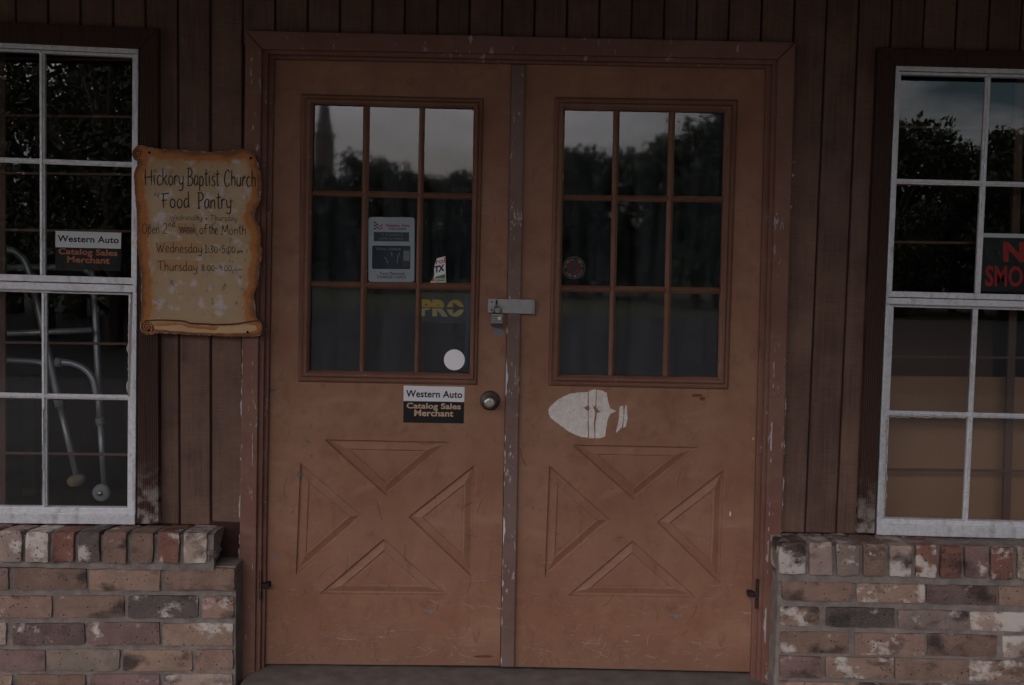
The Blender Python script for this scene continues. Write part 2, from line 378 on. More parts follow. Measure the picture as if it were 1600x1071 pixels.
tag(MB().box(XL - .1, XL, .05, 5.1, -.1, ZT).build('room_wall', M_ROOM), kind='structure')
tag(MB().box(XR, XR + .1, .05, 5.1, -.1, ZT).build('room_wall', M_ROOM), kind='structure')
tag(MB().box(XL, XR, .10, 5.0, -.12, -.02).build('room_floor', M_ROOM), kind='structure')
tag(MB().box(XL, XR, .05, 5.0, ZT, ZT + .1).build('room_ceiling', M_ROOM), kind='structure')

# ------------------------------------------------------------------ board siding
x_ = lambda u, v=450, y=0: P(u, v, y).x
z_ = lambda u, v, y=0: P(u, v, y).z
dl, dr = x_(396), x_(1216)                          # door opening under the casing
z_dtop = z_(800, 78)
lw0, lw1, lwt = x_(-90), x_(222), z_(110, 56)
rw0, rw1, rwt = x_(1376), x_(1712), z_(1480, 90)
zsl, zsr = z_(290, 819), z_(1300, 833)
wall = thing('siding_wall', 'brown upright board siding wall around the double doors and windows', 'wall', (0, 0, 1.5))
bk = MB()
for (a, b, c, d) in ((XL, lw0, -.1, ZT), (lw0, lw1, lwt, ZT), (lw1, dl, -.1, ZT), (dl, dr, z_dtop, ZT), (dr, rw0, -.1, ZT), (rw0, rw1, rwt, ZT), (rw1, XR, -.1, ZT), (lw0, lw1, -.1, zsl - .03), (rw0, rw1, -.1, zsr - .03)):
    bk.box(a, b, .0075, .05, c, d)
bk.build('backing', M_DARKW, wall)
pitch = (x_(1274) - x_(379)) / 18
k = -30; x0 = x_(379)
while True:
    a = x0 + k * pitch; b = a + pitch; k += 1
    if b < -2.9: continue
    if a > 2.9: break
    m = (a + b) / 2
    zb = zsl if m < 0 else zsr
    if lw0 < m < lw1 - .01: zb = lwt
    if rw0 + .01 < m < rw1: zb = rwt
    if dl + .0 < m < dr: zb = z_dtop
    if m < 0 and zb == zsl and m > x_(330): zb = zsl
    g = .0042; o_ = rnd(-.002, .003); tl = rnd(-.0006, .0006)
    mb = MB(); mb.hexa([(a + g, o_, zb), (a + g + tl, o_, ZT), (b - g + tl, o_ - .001, ZT), (b - g, o_ - .001, zb)], [(a + g - .002, .009, zb), (a + g - .002, .009, ZT), (b - g + .002, .009, ZT), (b - g + .002, .009, zb)])
    mb.build('plank', M_SIDING, wall, .002)
# dark bare wood at the foot of the wall beside the left sill end
MB().px([(328, 815), (377, 817), (375, 872), (326, 870)], -.004, .02).build('kick_board', M_DARKW, wall, .002)

# ------------------------------------------------------------------ porch roof above (it shades the upper wall)
pr = thing('porch_roof', 'flat board porch roof over the double doors', 'porch roof', (0, -1.2, 2.6))
ROOF_Y, ROOF_Z = -3.2, 2.66
MB().box(-5.5, 5.5, ROOF_Y, -.01, ROOF_Z, ROOF_Z + .12).build('ceiling_deck', M_DARKW, pr)
MB().box(-5.5, 5.5, ROOF_Y - .06, ROOF_Y, ROOF_Z - .03, ROOF_Z + .18).build('fascia', M_DARKW, pr)
for xx in (-4.6, 4.6): MB().box(xx - .06, xx + .06, ROOF_Y + .1, ROOF_Y + .22, -.02, ROOF_Z).build('post', M_DARKW, pr)

# ------------------------------------------------------------------ brick walls
PAL = {'t': (.255, .162, .122), 'l': (.33, .245, .20), 'r': (.175, .072, .054), 'd': (.105, .070, .062), 'p': (.17, .105, .094), 'b': (.18, .112, .085), 'g': (.195, .148, .122), 'k': (.07, .057, .055)}
def brick(parent, q_f, q_b, col, alpha, seed):
    """a worn brick: front corners TL TR BR BL, back corners the same; edges rounded and uneven"""
    bm = bmesh.new(); n = (9, 4, 4); idx = {}
    def pt(i, j, k):
        if (i, j, k) in idx: return idx[(i, j, k)]
        s, t, d = i / n[0], j / n[1], k / n[2]
        fr = (q_f[0] * (1 - s) + q_f[1] * s) * (1 - t) + (q_f[3] * (1 - s) + q_f[2] * s) * t
        bc = (q_b[0] * (1 - s) + q_b[1] * s) * (1 - t) + (q_b[3] * (1 - s) + q_b[2] * s) * t
        p = fr * (1 - d) + bc * d; cen = sum(q_f, Vector()) / 4 * .5 + sum(q_b, Vector()) / 4 * .5
        e = (i in (0, n[0])) + (j in (0, n[1])) + (k == 0)
        if e >= 2:
            pull = (.0011 if e == 2 else .0022) * (1 + 1.1 * mnoise.noise(p * 31 + Vector((seed, 0, 0))))
            if i == 0: p.x += pull
            if i == n[0]: p.x -= pull
            if j == 0: p.z -= pull
            if j == n[1]: p.z += pull
            if k == 0: p.y += pull * 1.2
        nv = mnoise.noise_vector(p * 38 + Vector((0, seed * 3.1, 0))) * .0030 + mnoise.noise_vector(p * 9 + Vector((seed, 5, 0))) * .0022
        p = p + nv
        idx[(i, j, k)] = bm.verts.new(p - wloc(parent)); return idx[(i, j, k)]
    def grid(fn, a, b):
        for i in range(a):
            for j in range(b): bm.faces.new([fn(i, j), fn(i + 1, j), fn(i + 1, j + 1), fn(i, j + 1)])
    grid(lambda i, j: pt(i, j, 0), n[0], n[1]); grid(lambda i, j: pt(i, j, n[2]), n[0], n[1])
    grid(lambda i, j: pt(i, 0, j), n[0], n[2]); grid(lambda i, j: pt(i, n[1], j), n[0], n[2])
    grid(lambda i, j: pt(0, i, j), n[1], n[2]); grid(lambda i, j: pt(n[0], i, j), n[1], n[2])
    bmesh.ops.recalc_face_normals(bm, faces=bm.faces)
    me = bpy.data.meshes.new('brick'); bm.to_mesh(me); bm.free(); me.materials.append(M_BRICK)
    me.polygons.foreach_set('use_smooth', [True] * len(me.polygons))
    me.set_sharp_from_angle(angle=R(48))
    o = bpy.data.objects.new('brick', me); C.objects.link(o); o.parent = parent
    j = rnd(.98, 1.24); o.color = (col[0] * j, col[1] * j * rnd(.96, 1.04), col[2] * j, alpha)
    return o
YB, YR = -.118, -.138                               # faces of the courses and of the sill bricks
def course(parent, spans, v0, v1, u_ref, slope, cols):
    for i, (u0, u1) in enumerate(spans):
        f = lambda u, v: P(u, v + (u - u_ref) * slope, YB + yj)
        yj = rnd(-.003, .003); a, b = rnd(-1, 1), rnd(-1, 1)
        fr = [f(u0 - .8, v0 - .8 + a), f(u1 + .8, v0 - .8 + b), f(u1 + .8, v1 + .9 + b * .6), f(u0 - .8, v1 + .9 + a * .6)]
        ch = cols[i % len(cols)]
        brick(parent, fr, [p + Vector((0, .09, 0)) for p in fr], PAL[ch[0]], int(ch[1]) / 9, rnd(0, 99))
def sill(parent, spans, vf0, vf1, vb, lean, u_ref, slope, cols):
    for i, (u0, u1) in enumerate(spans):
        yj = rnd(-.004, .003); du = rnd(-1, 1); s0 = (u0 - u_ref) * slope
        vt = vf0 + rnd(-1.5, 1.5)
        fr = [P(u0, vt + s0, YR + yj), P(u1, vt + s0 + du * .4, YR + yj), P(u1, vf1 + s0 + du, YR + yj), P(u0, vf1 + s0, YR + yj)]
        zb = P(u0, vb + s0, 0).z
        bk_ = [Vector((p.x, .002, zb if q < 2 else p.z)) for q, p in enumerate(fr)]
        ch = cols[i % len(cols)]
        brick(parent, fr, bk_, PAL[ch[0]], int(ch[1]) / 9, rnd(0, 99))
bl = thing('brick_wall', 'low brick wall with upright sill bricks left of the doors, under the sign', 'brick wall', (-1.5, -.06, .2))
br = thing('brick_wall', 'low brick wall with upright sill bricks right of the doors', 'brick wall', (1.5, -.06, .2))
sill(bl, [(-136, -100), (-94, -56), (-50, -8), (-3, 33), (39, 74.5), (81, 115.5), (122, 156), (162, 197), (206, 239), (246, 280), (286, 323)], 831, 879, 819, 8, 0, .004,
     ['b3', 't4', 'r2', 'l5', 'l8', 'r2', 'k5', 'b3', 'b1', 'r3', 'l8'])
course(bl, [(-208, -98), (-92, 12), (22, 134), (140, 250), (258, 366)], 888, 921.5, 0, .003, ['b2', 'p3', 'b1', 't1', 'b2'])
course(bl, [(-150, -42), (-36, 80), (87, 193), (200, 308.5), (316, 364.5)], 932, 965, 0, .002, ['p3', 't2', 'b1', 'k4', 't4'])
course(bl, [(-210, -104), (-98, 8.5), (20, 131), (138, 248), (255, 363)], 974.5, 1008, 0, .002, ['t2', 'l5', 'd1', 'p3', 't5'])
course(bl, [(-150, -46), (-40, 70), (74, 186), (192, 299), (305, 363)], 1016, 1048.5, 0, .001, ['b2', 'p2', 'g1', 't2', 't1'])
course(bl, [(-210, -104), (-92, 18), (26, 133), (141, 248), (256, 362)], 1055, 1087, 0, .001, ['r2', 't2', 'b2', 'p2', 'l4'])
course(bl, [(-150, -46), (-40, 70), (74, 186), (192, 299), (305, 362)], 1097, 1130, 0, .001, ['b2', 'p2', 'g1', 't2', 't1'])
sill(br, [(1218, 1259), (1265, 1301), (1307.5, 1343), (1349, 1384.5), (1390, 1425), (1431, 1464.5), (1470, 1503.5), (1509, 1544), (1549, 1583.5), (1590, 1625), (1631, 1666), (1672, 1708)], 848, 898, 833, -8, 1220, .022,
     ['d8', 'l6', 'g4', 'b2', 'l5', 'r7', 'r2', 'p6', 'r4', 'l6', 'b3', 't4'])
course(br, [(1222, 1331), (1339, 1445), (1449, 1557), (1561, 1672), (1678, 1780)], 905.5, 938, 1222, .024, ['t2', 't6', 'd1', 't3', 'b3'])
course(br, [(1219.5, 1280), (1292, 1398), (1403.5, 1513), (1517, 1629), (1635, 1740)], 949, 978, 1222, .024, ['t5', 'k1', 'g3', 'l8', 'b3'])
course(br, [(1220, 1326), (1336, 1445), (1450, 1559), (1567, 1680), (1686, 1790)], 987, 1020, 1222, .021, ['b3', 't5', 'b2', 'l7', 'r3'])
course(br, [(1219, 1285), (1291, 1395), (1399.5, 1512), (1515, 1624), (1630, 1740)], 1026, 1058, 1222, .02, ['p2', 't4', 'b1', 't6', 'b3'])
course(br, [(1218, 1320), (1328, 1437), (1443, 1550), (1558, 1668), (1674, 1780)], 1066, 1099, 1222, .019, ['t2', 'b3', 'p3', 't2', 'r3'])
course(br, [(1218, 1285), (1291, 1395), (1399.5, 1512), (1515, 1624), (1630, 1740)], 1107, 1139, 1222, .018, ['p2', 't4', 'b1', 't6', 'b3'])
def rough_slab(name, x0, x1, z0, z1, yf, yb, mat, parent, amp=.0022, st=.012):
    nx = max(2, int((x1 - x0) / st)); nz = max(2, int((z1 - z0) / st)); vs = []; fs = []; off = Vector((3, 7, 1))
    for j in range(nz + 1):
        for i in range(nx + 1):
            p = Vector((x0 + (x1 - x0) * i / nx, yf, z0 + (z1 - z0) * j / nz)); e = i in (0, nx) or j in (0, nz)
            p += mnoise.noise_vector(p * 26 + off) * amp + mnoise.noise_vector(p * 70 + off) * amp * .5
            if e: p.y += .003
            vs.append(p)
    n1 = nx + 1
    for j in range(nz):
        for i in range(nx): fs.append((j * n1 + i, j * n1 + i + 1, (j + 1) * n1 + i + 1, (j + 1) * n1 + i))
    rim = [i for i in range(n1)] + [j * n1 + nx for j in range(1, nz + 1)] + [nz * n1 + i for i in range(nx - 1, -1, -1)] + [j * n1 for j in range(nz - 1, 0, -1)]
    b0 = len(vs)
    for r in rim: vs.append(Vector((vs[r].x, yb, vs[r].z)))
    for q in range(len(rim)): fs.append((rim[q], rim[(q + 1) % len(rim)], b0 + (q + 1) % len(rim), b0 + q))
    return MB().add(vs, fs).build(name, mat, parent, smooth=False)
zl_top = P(200, 883, YB).z; zr_top = P(1222, 902, YB).z
rough_slab('mortar', x_(-240, 950, YB), x_(367, 950, YB), -.25, zl_top, YB + .0085, .01, M_MORTAR, bl)
rough_slab('mortar', x_(1216, 950, YB), x_(1800, 950, YB), -.25, P(1500, 908, YB).z, YB + .0085, .01, M_MORTAR, br)
def sill_bed(parent, u0, u1, vf, vb, uend):
    a0, a1 = P(u0, vf, YR + .012), P(u1, vf, YR + .012); z0 = P(uend, 884 if u1 < 800 else 903, YB).z - .01
    n = 60; vs = []; fs = []
    for i in range(n + 1):
        x = lerp(a0.x, a1.x, i / n); zt = lerp(a0.z, a1.z, i / n)
        for (yy, zz) in ((YR + .012, z0), (YR + .014, zt - .005), (YR + .05, zt + .001), (.001, lerp(P(u0, vb, 0).z, P(u1, vb + (vf_sl * (u1 - u0)), 0).z, i / n) - .003)):
            q = Vector((x, yy, zz)); vs.append(q + mnoise.noise_vector(q * 40) * .003)
        for k in range(3) if i < n else (): fs.append((i * 4 + k, i * 4 + k + 1, i * 4 + k + 5, i * 4 + k + 4))
    fs.append((0, 1, 2, 3)); fs.append((n * 4, n * 4 + 1, n * 4 + 2, n * 4 + 3))
    MB().add(vs, fs).build('mortar_bed', M_MORTAR, parent)
vf_sl = .004; sill_bed(bl, -150, 334, 834, 819, 200)
vf_sl = .022; sill_bed(br, 1217, 1720, 851, 833, 1222)
# the crumbled mortar lump at the left sill's end
lump = MB(); c0 = P(333, 862, YR + .05); vs = []
for i in range(9):
    for k in range(12):
        th, ph = math.pi * i / 8, 2 * math.pi * k / 12
        q = Vector((.022 * math.sin(th) * math.cos(ph), .05 * math.sin(th) * math.sin(ph), .03 * math.cos(th)))
        vs.append(c0 + q * (1 + .5 * mnoise.noise(q * 60 + Vector((2, 2, 2)))))
lump.add(vs, [(i * 12 + k, i * 12 + (k + 1) % 12, (i + 1) * 12 + (k + 1) % 12, (i + 1) * 12 + k) for i in range(8) for k in range(12)])
lump.build('mortar_lump', M_MORTAR, bl)

# ------------------------------------------------------------------ door frame
df = thing('door_surround', 'chipped brown timber casing around the double doors', 'door trim', (0, 0, 0))
YC = -.024
MB().px([(383.5, 48), (409, 77), (397.5, 1082), (371.5, 1082)], YC, .0).build('casing', M_CASING, df, .003)
MB().px([(384.5, 47.6), (1242, 66.1), (1215.5, 92.6), (409.6, 76.6)], YC, .0).build('casing', M_CASING, df, .003)
MB().px([(1216, 93), (1243, 66.5), (1214, 1082), (1189, 1082)], YC, .0).build('casing', M_CASING, df, .003)
def strip(q, yf, yb, m=M_CASING, n='jamb', bev=.002): return MB().px(q, yf, yb).build(n, m, df, bev)
strip([(406, 74), (418.5, 85), (405.5, 1082), (394, 1082)], -.008, .05)
strip([(415, 80), (428, 92), (412, 1082), (403, 1082)], .012, .05, n='door_stop')
strip([(1208, 101), (1219, 90), (1193, 1082), (1182, 1082)], -.008, .05)
strip([(1198, 106), (1210, 98), (1184, 1082), (1172.5, 1082)], .012, .05, n='door_stop')
strip([(406, 74), (1219, 90.5), (1208, 101), (418, 84.5)], -.0075, .05, n='head_jamb')
strip([(415, 82), (1211, 98), (1199, 106.5), (427, 92)], .0125, .05, n='door_stop')
zt0 = P(800, 1047, -.1).z
th = MB(); th.box(P(390, 1050, 0).x, P(1195, 1050, 0).x, -.15, .10, -.10, .0); tho = th.build('threshold', M_SILLW, df, .006)

def ragged_edge(parent, a, b, wid, y, mat, n=150, cover=.5, name='bare_edge', seed=0.):
    A, B = Vector(a), Vector(b); nr = (B - A).normalized(); nr = Vector((-nr.y, nr.x)); vs = []; fs = []; prev = False
    for i in range(n + 1):
        t = i / n; p = A + (B - A) * t
        g_ = .5 + 1.1 * mnoise.noise(Vector((t * 9 + seed, seed, 1))) + .7 * mnoise.noise(Vector((t * 45, seed, 4))) - (1 - cover)
        on = g_ > 0
        q0 = P(*(p - nr * .3), 0); q1 = P(*(p + nr * wid * min(1.3, max(.02, g_))), 0); vs += [(q0.x, y, q0.z), (q1.x, y, q1.z)]
        if on and prev: k = 2 * i; fs.append((k - 2, k - 1, k + 1, k))
        prev = on
    MB().add(vs, fs).build(name, mat, parent)
M_BARE = plain('bare_primer', (.36, .335, .335), .85, 0, .1, .35, 120)
for (a, b, w_, cv, sd) in (((396.9, 560), (396.5, 1070), -3.2, .45, 1.), ((382.5, 530), (373.5, 1070), 5.5, .5, 2.), ((1207.5, 540), (1191, 1060), 5.5, .52, 3.), ((1225.5, 560), (1217.5, 830), -4.0, .5, 4.), ((1236, 240), (1231, 330), -9, .3, 6.), ((401, 560), (397, 1070), -1.6, .45, 5.)):
    ragged_edge(df, a, b, w_, -.0262 if sd < 5 or sd == 6 else -.012, M_BARE, cover=cv, seed=sd)

# ------------------------------------------------------------------ the two doors
def quadlerp(q, s, t):
    q = [Vector(p) for p in q]; return tuple((q[0] * (1 - s) + q[1] * s) * (1 - t) + (q[3] * (1 - s) + q[2] * s) * t)
def door(label, slab, lite, tris, cols_t, cols_b, rows_l, rows_r, hinge_u, hinge_v, hinge_s):
    c = P(*quadlerp(slab, .5, .98), YF)
    d = thing('door', label, 'door', (c.x, YF, c.z))
    # face with a hole for the glass and four sunk triangles
    bm = bmesh.new(); edges = []
    def loop(pts):
        vv = [bm.verts.new((P(u, v, YF).x - c.x, 0, P(u, v, YF).z - c.z)) for u, v in pts]
        for i in range(len(vv)): edges.append(bm.edges.new((vv[i], vv[(i + 1) % len(vv)])))
    loop(slab); hole = [(lite[0][0] + 9, lite[0][1] + 9), (lite[1][0] - 9, lite[1][1] + 9), (lite[2][0] - 9, lite[2][1] - 9), (lite[3][0] + 9, lite[3][1] - 9)]
    loop(hole)
    for t in tris: loop(t)
    bmesh.ops.triangle_fill(bm, edges=edges, use_beauty=True, use_dissolve=False, normal=(0, -1, 0))
    r = bmesh.ops.extrude_face_region(bm, geom=list(bm.faces))
    bmesh.ops.translate(bm, verts=[g for g in r['geom'] if isinstance(g, bmesh.types.BMVert)], vec=(0, .044, 0))
    bmesh.ops.recalc_face_normals(bm, faces=bm.faces)
    me = bpy.data.meshes.new('slab'); bm.to_mesh(me); bm.free(); me.materials.append(M_DOOR)
    o = bpy.data.objects.new('slab', me); C.objects.link(o); o.parent = d
    for t in tris:                                   # pressed triangular panel
        o3 = [Vector((P(u, v, YF).x, 0, P(u, v, YF).z)) for u, v in t]; cen = sum(o3, Vector()) / 3
        def inset(dist):
            res = []
            for i in range(3):
                p, a, b = o3[i], (o3[i - 1] - o3[i]).normalized(), (o3[(i + 1) % 3] - o3[i]).normalized()
                bis = (a + b).normalized(); ang = a.angle(b) / 2
                res.append(p + bis * (dist / math.sin(ang)))
            return res
        rings = [(0.0, .0004), (.0028, .0068), (.0060, .0086), (.010, .0080), (.028, .0010), (.031, .0008), (.0335, .0046), (.038, .0036)]
        vs = []; fs = []
        for dist, dep in rings: vs += [Vector((p.x, YF + dep, p.z)) for p in inset(dist)]
        for i in range(len(rings) - 1):
            for kk in range(3): fs.append((i * 3 + kk, i * 3 + (kk + 1) % 3, i * 3 + 3 + (kk + 1) % 3, i * 3 + 3 + kk))
        n = len(vs) - 3; fs.append((n, n + 1, n + 2))
        MB().add(vs, fs).build('triangle_panel', M_DOOR, d, .0012)
    # moulded frame round the glass
    fr = MB(); yfr = YF - .012
    prof = [(0, .0), (2.2, -.007), (5, -.009), (8, -.006), (11, -.013), (15, -.013), (19, -.004)]
    gl = [(cols_t[0][0], rows_l[0][0]), (cols_t[2][1], rows_r[0][0]), (cols_b[2][1], rows_r[2][1]), (cols_b[0][0], rows_l[2][1])]
    vs = []; fs = []
    for pi, (w_, yy) in enumerate(prof):
        s = w_ / 19
        for kk in range(4):
            p = P(lerp(lite[kk][0], gl[kk][0], s), lerp(lite[kk][1], gl[kk][1], s), YF); vs.append((p.x, YF + yy - .0005, p.z))
    for kk in range(4): p = P(*gl[kk], YF); vs.append((p.x, YF + .02, p.z))
    for i in range(len(prof)):
        for kk in range(4): fs.append((i * 4 + kk, i * 4 + (kk + 1) % 4, i * 4 + 4 + (kk + 1) % 4, i * 4 + 4 + kk))
    fr.add(vs, fs).build('lite_frame', M_LITE, d)
    def cu(ci, side, t): return lerp(cols_t[ci][side], cols_b[ci][side], t)
    vtop = lambda s: lerp(rows_l[0][0], rows_r[0][0], s); vbot = lambda s: lerp(rows_l[2][1], rows_r[2][1], s)
    for i in (0, 1):                                  # muntins
        a, b = i, i + 1
        mt = MB(); pr_ = [(-.02, .012), (.22, .003), (.5, -.002), (.78, .003), (1.02, .012)]; st = []
        for t in (0, 1):
            vv = vtop(.5) - 3 if t == 0 else vbot(.5) + 3
            for s, yy in pr_: p = P(lerp(cu(a, 1, t), cu(b, 0, t), s), vv, YF); st.append((p.x, YF + yy, p.z))
        mt.add(st, [(q, q + 1, q + 6, q + 5) for q in range(4)] + [(4, 0, 5, 9)]).build('muntin', M_LITE, d)
        mt = MB(); st = []
        for t in (0, 1):
            rows = rows_l if t == 0 else rows_r; uu = (cu(0, 0, (i + 1) / 3) - 3) if t == 0 else (cu(2, 1, (i + 1) / 3) + 3)
            for s, yy in pr_: p = P(uu, lerp(rows[a][1], rows[b][0], s), YF); st.append((p.x, YF + yy + .0012, p.z))
        mt.add(st, [(q, q + 1, q + 6, q + 5) for q in range(4)] + [(4, 0, 5, 9)]).build('muntin', M_LITE, d)
    for i in range(3):                                # panes, corners rounded by old putty
        for j in range(3):
            s0, s1 = (0, .33) if i == 0 else ((.33, .67) if i == 1 else (.67, 1))
            t0, t1 = j / 3, (j + 1) / 3
            q = [(cu(i, 0, t0) - 3, lerp(rows_l[j][0], rows_r[j][0], s0) - 3), (cu(i, 1, t0) + 3, lerp(rows_l[j][0], rows_r[j][0], s1) - 3),
                 (cu(i, 1, t1) + 3, lerp(rows_l[j][1], rows_r[j][1], s1) + 3), (cu(i, 0, t1) - 3, lerp(rows_l[j][1], rows_r[j][1], s0) + 3)]
            pp = [P(u, v, YF) for u, v in q]; yg = YF + .0125
            ty, tx = rnd(-.0002, .0002), rnd(-.00012, .00012)
            MB().add([(p.x, yg + (ty if k_ < 2 else -ty) + (tx if k_ in (0, 3) else -tx), p.z) for k_, p in enumerate(pp)], [(0, 1, 2, 3)]).build('pane', M_DGLASS, d)
    hp = P(hinge_u, hinge_v, .012); h = MB()
    for q in range(3): h.tube([hp + Vector((0, -.014, -.05 + q * .034)), hp + Vector((0, -.014, -.05 + q * .034 + .031))], .0065, 10)
    s_ = hinge_s
    hh = h.build('hinge', M_RUST, d, smooth=False)
    MB().box(min(hp.x, hp.x + s_ * .03), max(hp.x, hp.x + s_ * .03), hp.y - .016, hp.y + .02, hp.z - .012, hp.z + .004).build('hinge_leaf', M_RUST, d, .002)
    return d
dL = door('brown panel door with the round door knob', [(428, 91), (799, 99), (781, 1040.5), (410.5, 1037.5)],
          [(470, 147), (756, 154), (746, 602), (466, 597)],
          [[(506, 687), (703, 691), (603, 775)], [(469, 723), (567, 807), (462, 899)], [(741, 727), (737, 902), (638, 808)], [(600, 842), (699, 930), (499, 928)]],
          [(490, 567), (577.5, 655), (664, 740)], [(483, 561), (570, 647), (656, 734)],
          [(163, 297), (306, 440), (449, 579)], [(170, 302), (312, 443), (455, 584)], 408, 912, 1)
dR = door('brown panel door with the torn white sticker and the hasp', [(801, 99), (1199, 105.5), (1173, 1050), (783, 1041.5)],
          [(867, 152), (1153, 156), (1138, 609), (856, 603)],
          [[(893, 695), (1092, 699), (990, 781)], [(858, 727), (954, 813), (851, 903)], [(1131, 734), (1125, 913), (1026, 816)], [(988, 845), (1089, 934), (887, 931)]],
          [(883, 959), (969, 1046), (1056, 1133)], [(874, 951), (960, 1036), (1046, 1122)],
          [(171, 304), (313, 446), (456, 586)], [(176, 307), (317, 450), (460, 590)], 1182, 926, -1)
MB().px([(799.5, 101), (820.5, 101.5), (803.5, 1043), (782, 1042.5)], YF - .016, YF - .0005).build('astragal', M_ASTR, dR, .003)
ragged_edge(dR, (791.5, 500), (782.2, 1040), -4.2, YF - .0168, plain('bare_edge', (.50, .48, .50), .8), 320, .62, seed=9.)
ragged_edge(dR, (805.6, 560), (803.4, 1030), 1.8, YF - .0168, M_BARE, 200, .2, seed=12.)
# knob
kc = P(765.7, 626, YF); px_m = (P(801, 626, YF) - P(800, 626, YF)).x
kn = MB().lathe(kc, [(15.6 * px_m, -.0005), (15.6 * px_m, -.004), (14 * px_m, -.008), (9.5 * px_m, -.010), (6 * px_m, -.016), (5.5 * px_m, -.03)]).build('rosette', M_BRASS, dL, smooth=True)
k2 = MB().lathe(kc, [(4.5 * px_m, -.03), (8 * px_m, -.038), (9.3 * px_m, -.047), (9.0 * px_m, -.058), (7 * px_m, -.063), (5.2 * px_m, -.0635)]).build('knob', M_NICKEL, dL, smooth=True)
kk = P(765.7, 625.5, YF - .064)
MB().box(kk.x - .0012, kk.x + .0012, kk.y - .0006, kk.y + .002, kk.z - .008, kk.z + .006).build('keyhole', M_KEY, k2)
# hasp on the right door, staple on the left
YH = YF - .019
hs = MB().px([(762.5, 467), (832, 468.3), (831.5, 491), (762, 489)], YH - .003, YH).build('hasp', M_STEEL, dR, .0008)
hk = MB(); a = P(835, 469, YH); b = P(834.3, 491.5, YH); hk.tube([a, b], .005, 12); hk.px([(830, 468.8), (836, 469), (835, 491), (829, 490.7)], YH - .0015, YH + .015).build('hasp_hinge', M_STEEL, hs, .0006)
for (u, v) in ((768, 472), (768, 484)): MB().lathe(P(u, v, YH - .003), [(.004, 0), (.004, -.0012), (.0015, -.0022)], 12).build('hasp_rivet', M_STEEL, hs, smooth=True)
stp = P(776, 476, YH); st = MB(); st.tube([stp + Vector((0, .015, .012)), stp + Vector((0, -.008, .012)), stp + Vector((0, -.014, .006)), stp + Vector((0, -.014, -.002)), stp + Vector((0, -.008, -.008)), stp + Vector((0, .015, -.008))], .003, 8).build('staple', M_RUST, dL, smooth=True)
def scratches(d, u0, u1, n, mat, name, seed, vlo=640, vhi=1035, lmax=26, w_=.0009, low=2.2, ang=None):
    rs = random.Random(seed); mb = MB()
    for i in range(n):
        t = rs.random() ** (1 / low); v = vlo + (vhi - vlo) * t; u = rs.uniform(u0, u1); L_ = lmax * rs.random() ** 2.2 + 1.5
        a = rs.gauss(0, .35) if ang is None else rs.gauss(ang, .5); 
        if rs.random() < .25: a += rs.uniform(-1.6, 1.6)
        k = rs.uniform(-.03, .03); pts = []
        for q in range(6):
            tt = q / 5 - .5; pts.append((u + L_ * tt * math.cos(a) - k * L_ * tt * tt * 20 * math.sin(a), v + L_ * tt * math.sin(a) + k * L_ * tt * tt * 20 * math.cos(a)))
        if any(x < u0 - 4 or x > u1 + 4 or y > vhi + 2 for x, y in pts): continue
        w3 = [P(x, y, YF) for x, y in pts]; mb.ribbon([(p.x, p.z) for p in w3], w_ * rs.uniform(.5, 1.6), YF - .0002 - (i + 1) * 3.1e-6 - seed * 7e-6)
    return mb.build(name, mat, d, kind='stuff')
M_SCR = plain('pale_scratch', (.30, .25, .22), .8, 0, .1, .4, 200); M_SCD = plain('dark_scuff', (.115, .052, .034), .8, 0, .1, .4, 200); M_SCB = plain('blue_grey_scuff', (.17, .165, .18), .8, 0, .1, .3, 200)
for d, a0, a1, sd in ((dL, 420, 775, 3), (dR, 812, 1165, 8)):
    scratches(d, a0, a1, 75, M_SCR, 'pale_scratches', sd, 760, 1034, 22, .0008)
    scratches(d, a0, a1, 46, M_SCD, 'dark_scuffs', sd + 1, 640, 1034, 34, .0013, 1.6, -.9)
    scratches(d, a0, a1, 26, M_SCB, 'blue_grey_scuffs', sd + 2, 640, 1030, 12, .0017, 1.3)
scratches(dL, 500, 665, 60, M_SCB, 'blue_grey_scuffs', 31, 978, 998, 18, .0011, 1.0)
scratches(dL, 414, 440, 14, M_SCB, 'blue_grey_scuffs', 33, 865, 880, 16, .0014, 1.0)
scratches(dR, 815, 1160, 26, M_SCR, 'pale_scratches', 35, 1005, 1030, 20, .0010, 1.0)
def chip(d, u, v, w_, h_, mat, seed):
    pts = [(u + w_ * math.cos(k * .5236) * (1 + .45 * mnoise.noise(Vector((k * 1.3, seed, 0)))), v + h_ * math.sin(k * .5236) * (1 + .45 * mnoise.noise(Vector((k * 1.7, seed, 3))))) for k in range(12)]
    MB().px(pts, YF - .0005 - seed * .00004, YF + .0005).build('paint_chip', mat, d)
M_CHIPW = plain('white_chip', (.55, .53, .52), .8); M_CHIPG = plain('grey_chip', (.10, .105, .11), .8); M_CHIPR = plain('red_stain', (.14, .038, .022), .7); M_CHIPO = plain('rust_stain', (.22, .085, .035), .8)
for a in ((dR, 1141, 803.5, 1.3, 4.2, M_CHIPW, 1), (dR, 1177, 686, 1.4, 2, M_TAN, 2), (dL, 467, 742, 3.5, 5, M_CHIPG, 3), (dL, 481, 690, 2, 2, M_CHIPG, 4), (dL, 487, 713, 2.4, 1.8, M_CHIPG, 5), (dL, 469, 685, 2, 2.6, M_SCB, 6), (dR, 1089, 618, 9, 2.6, M_CHIPR, 7), (dR, 1097, 623, 5, 3, M_CHIPR, 8), (dL, 424, 610, 8, 2.6, M_CHIPG, 9), (dL, 780, 520.5, 8, 5.5, M_SCB, 10), (dL, 775, 517, 5, 7, M_SCB, 11), (dL, 756, 1026, 16, 2, M_SCD, 12)):
    chip(*a)
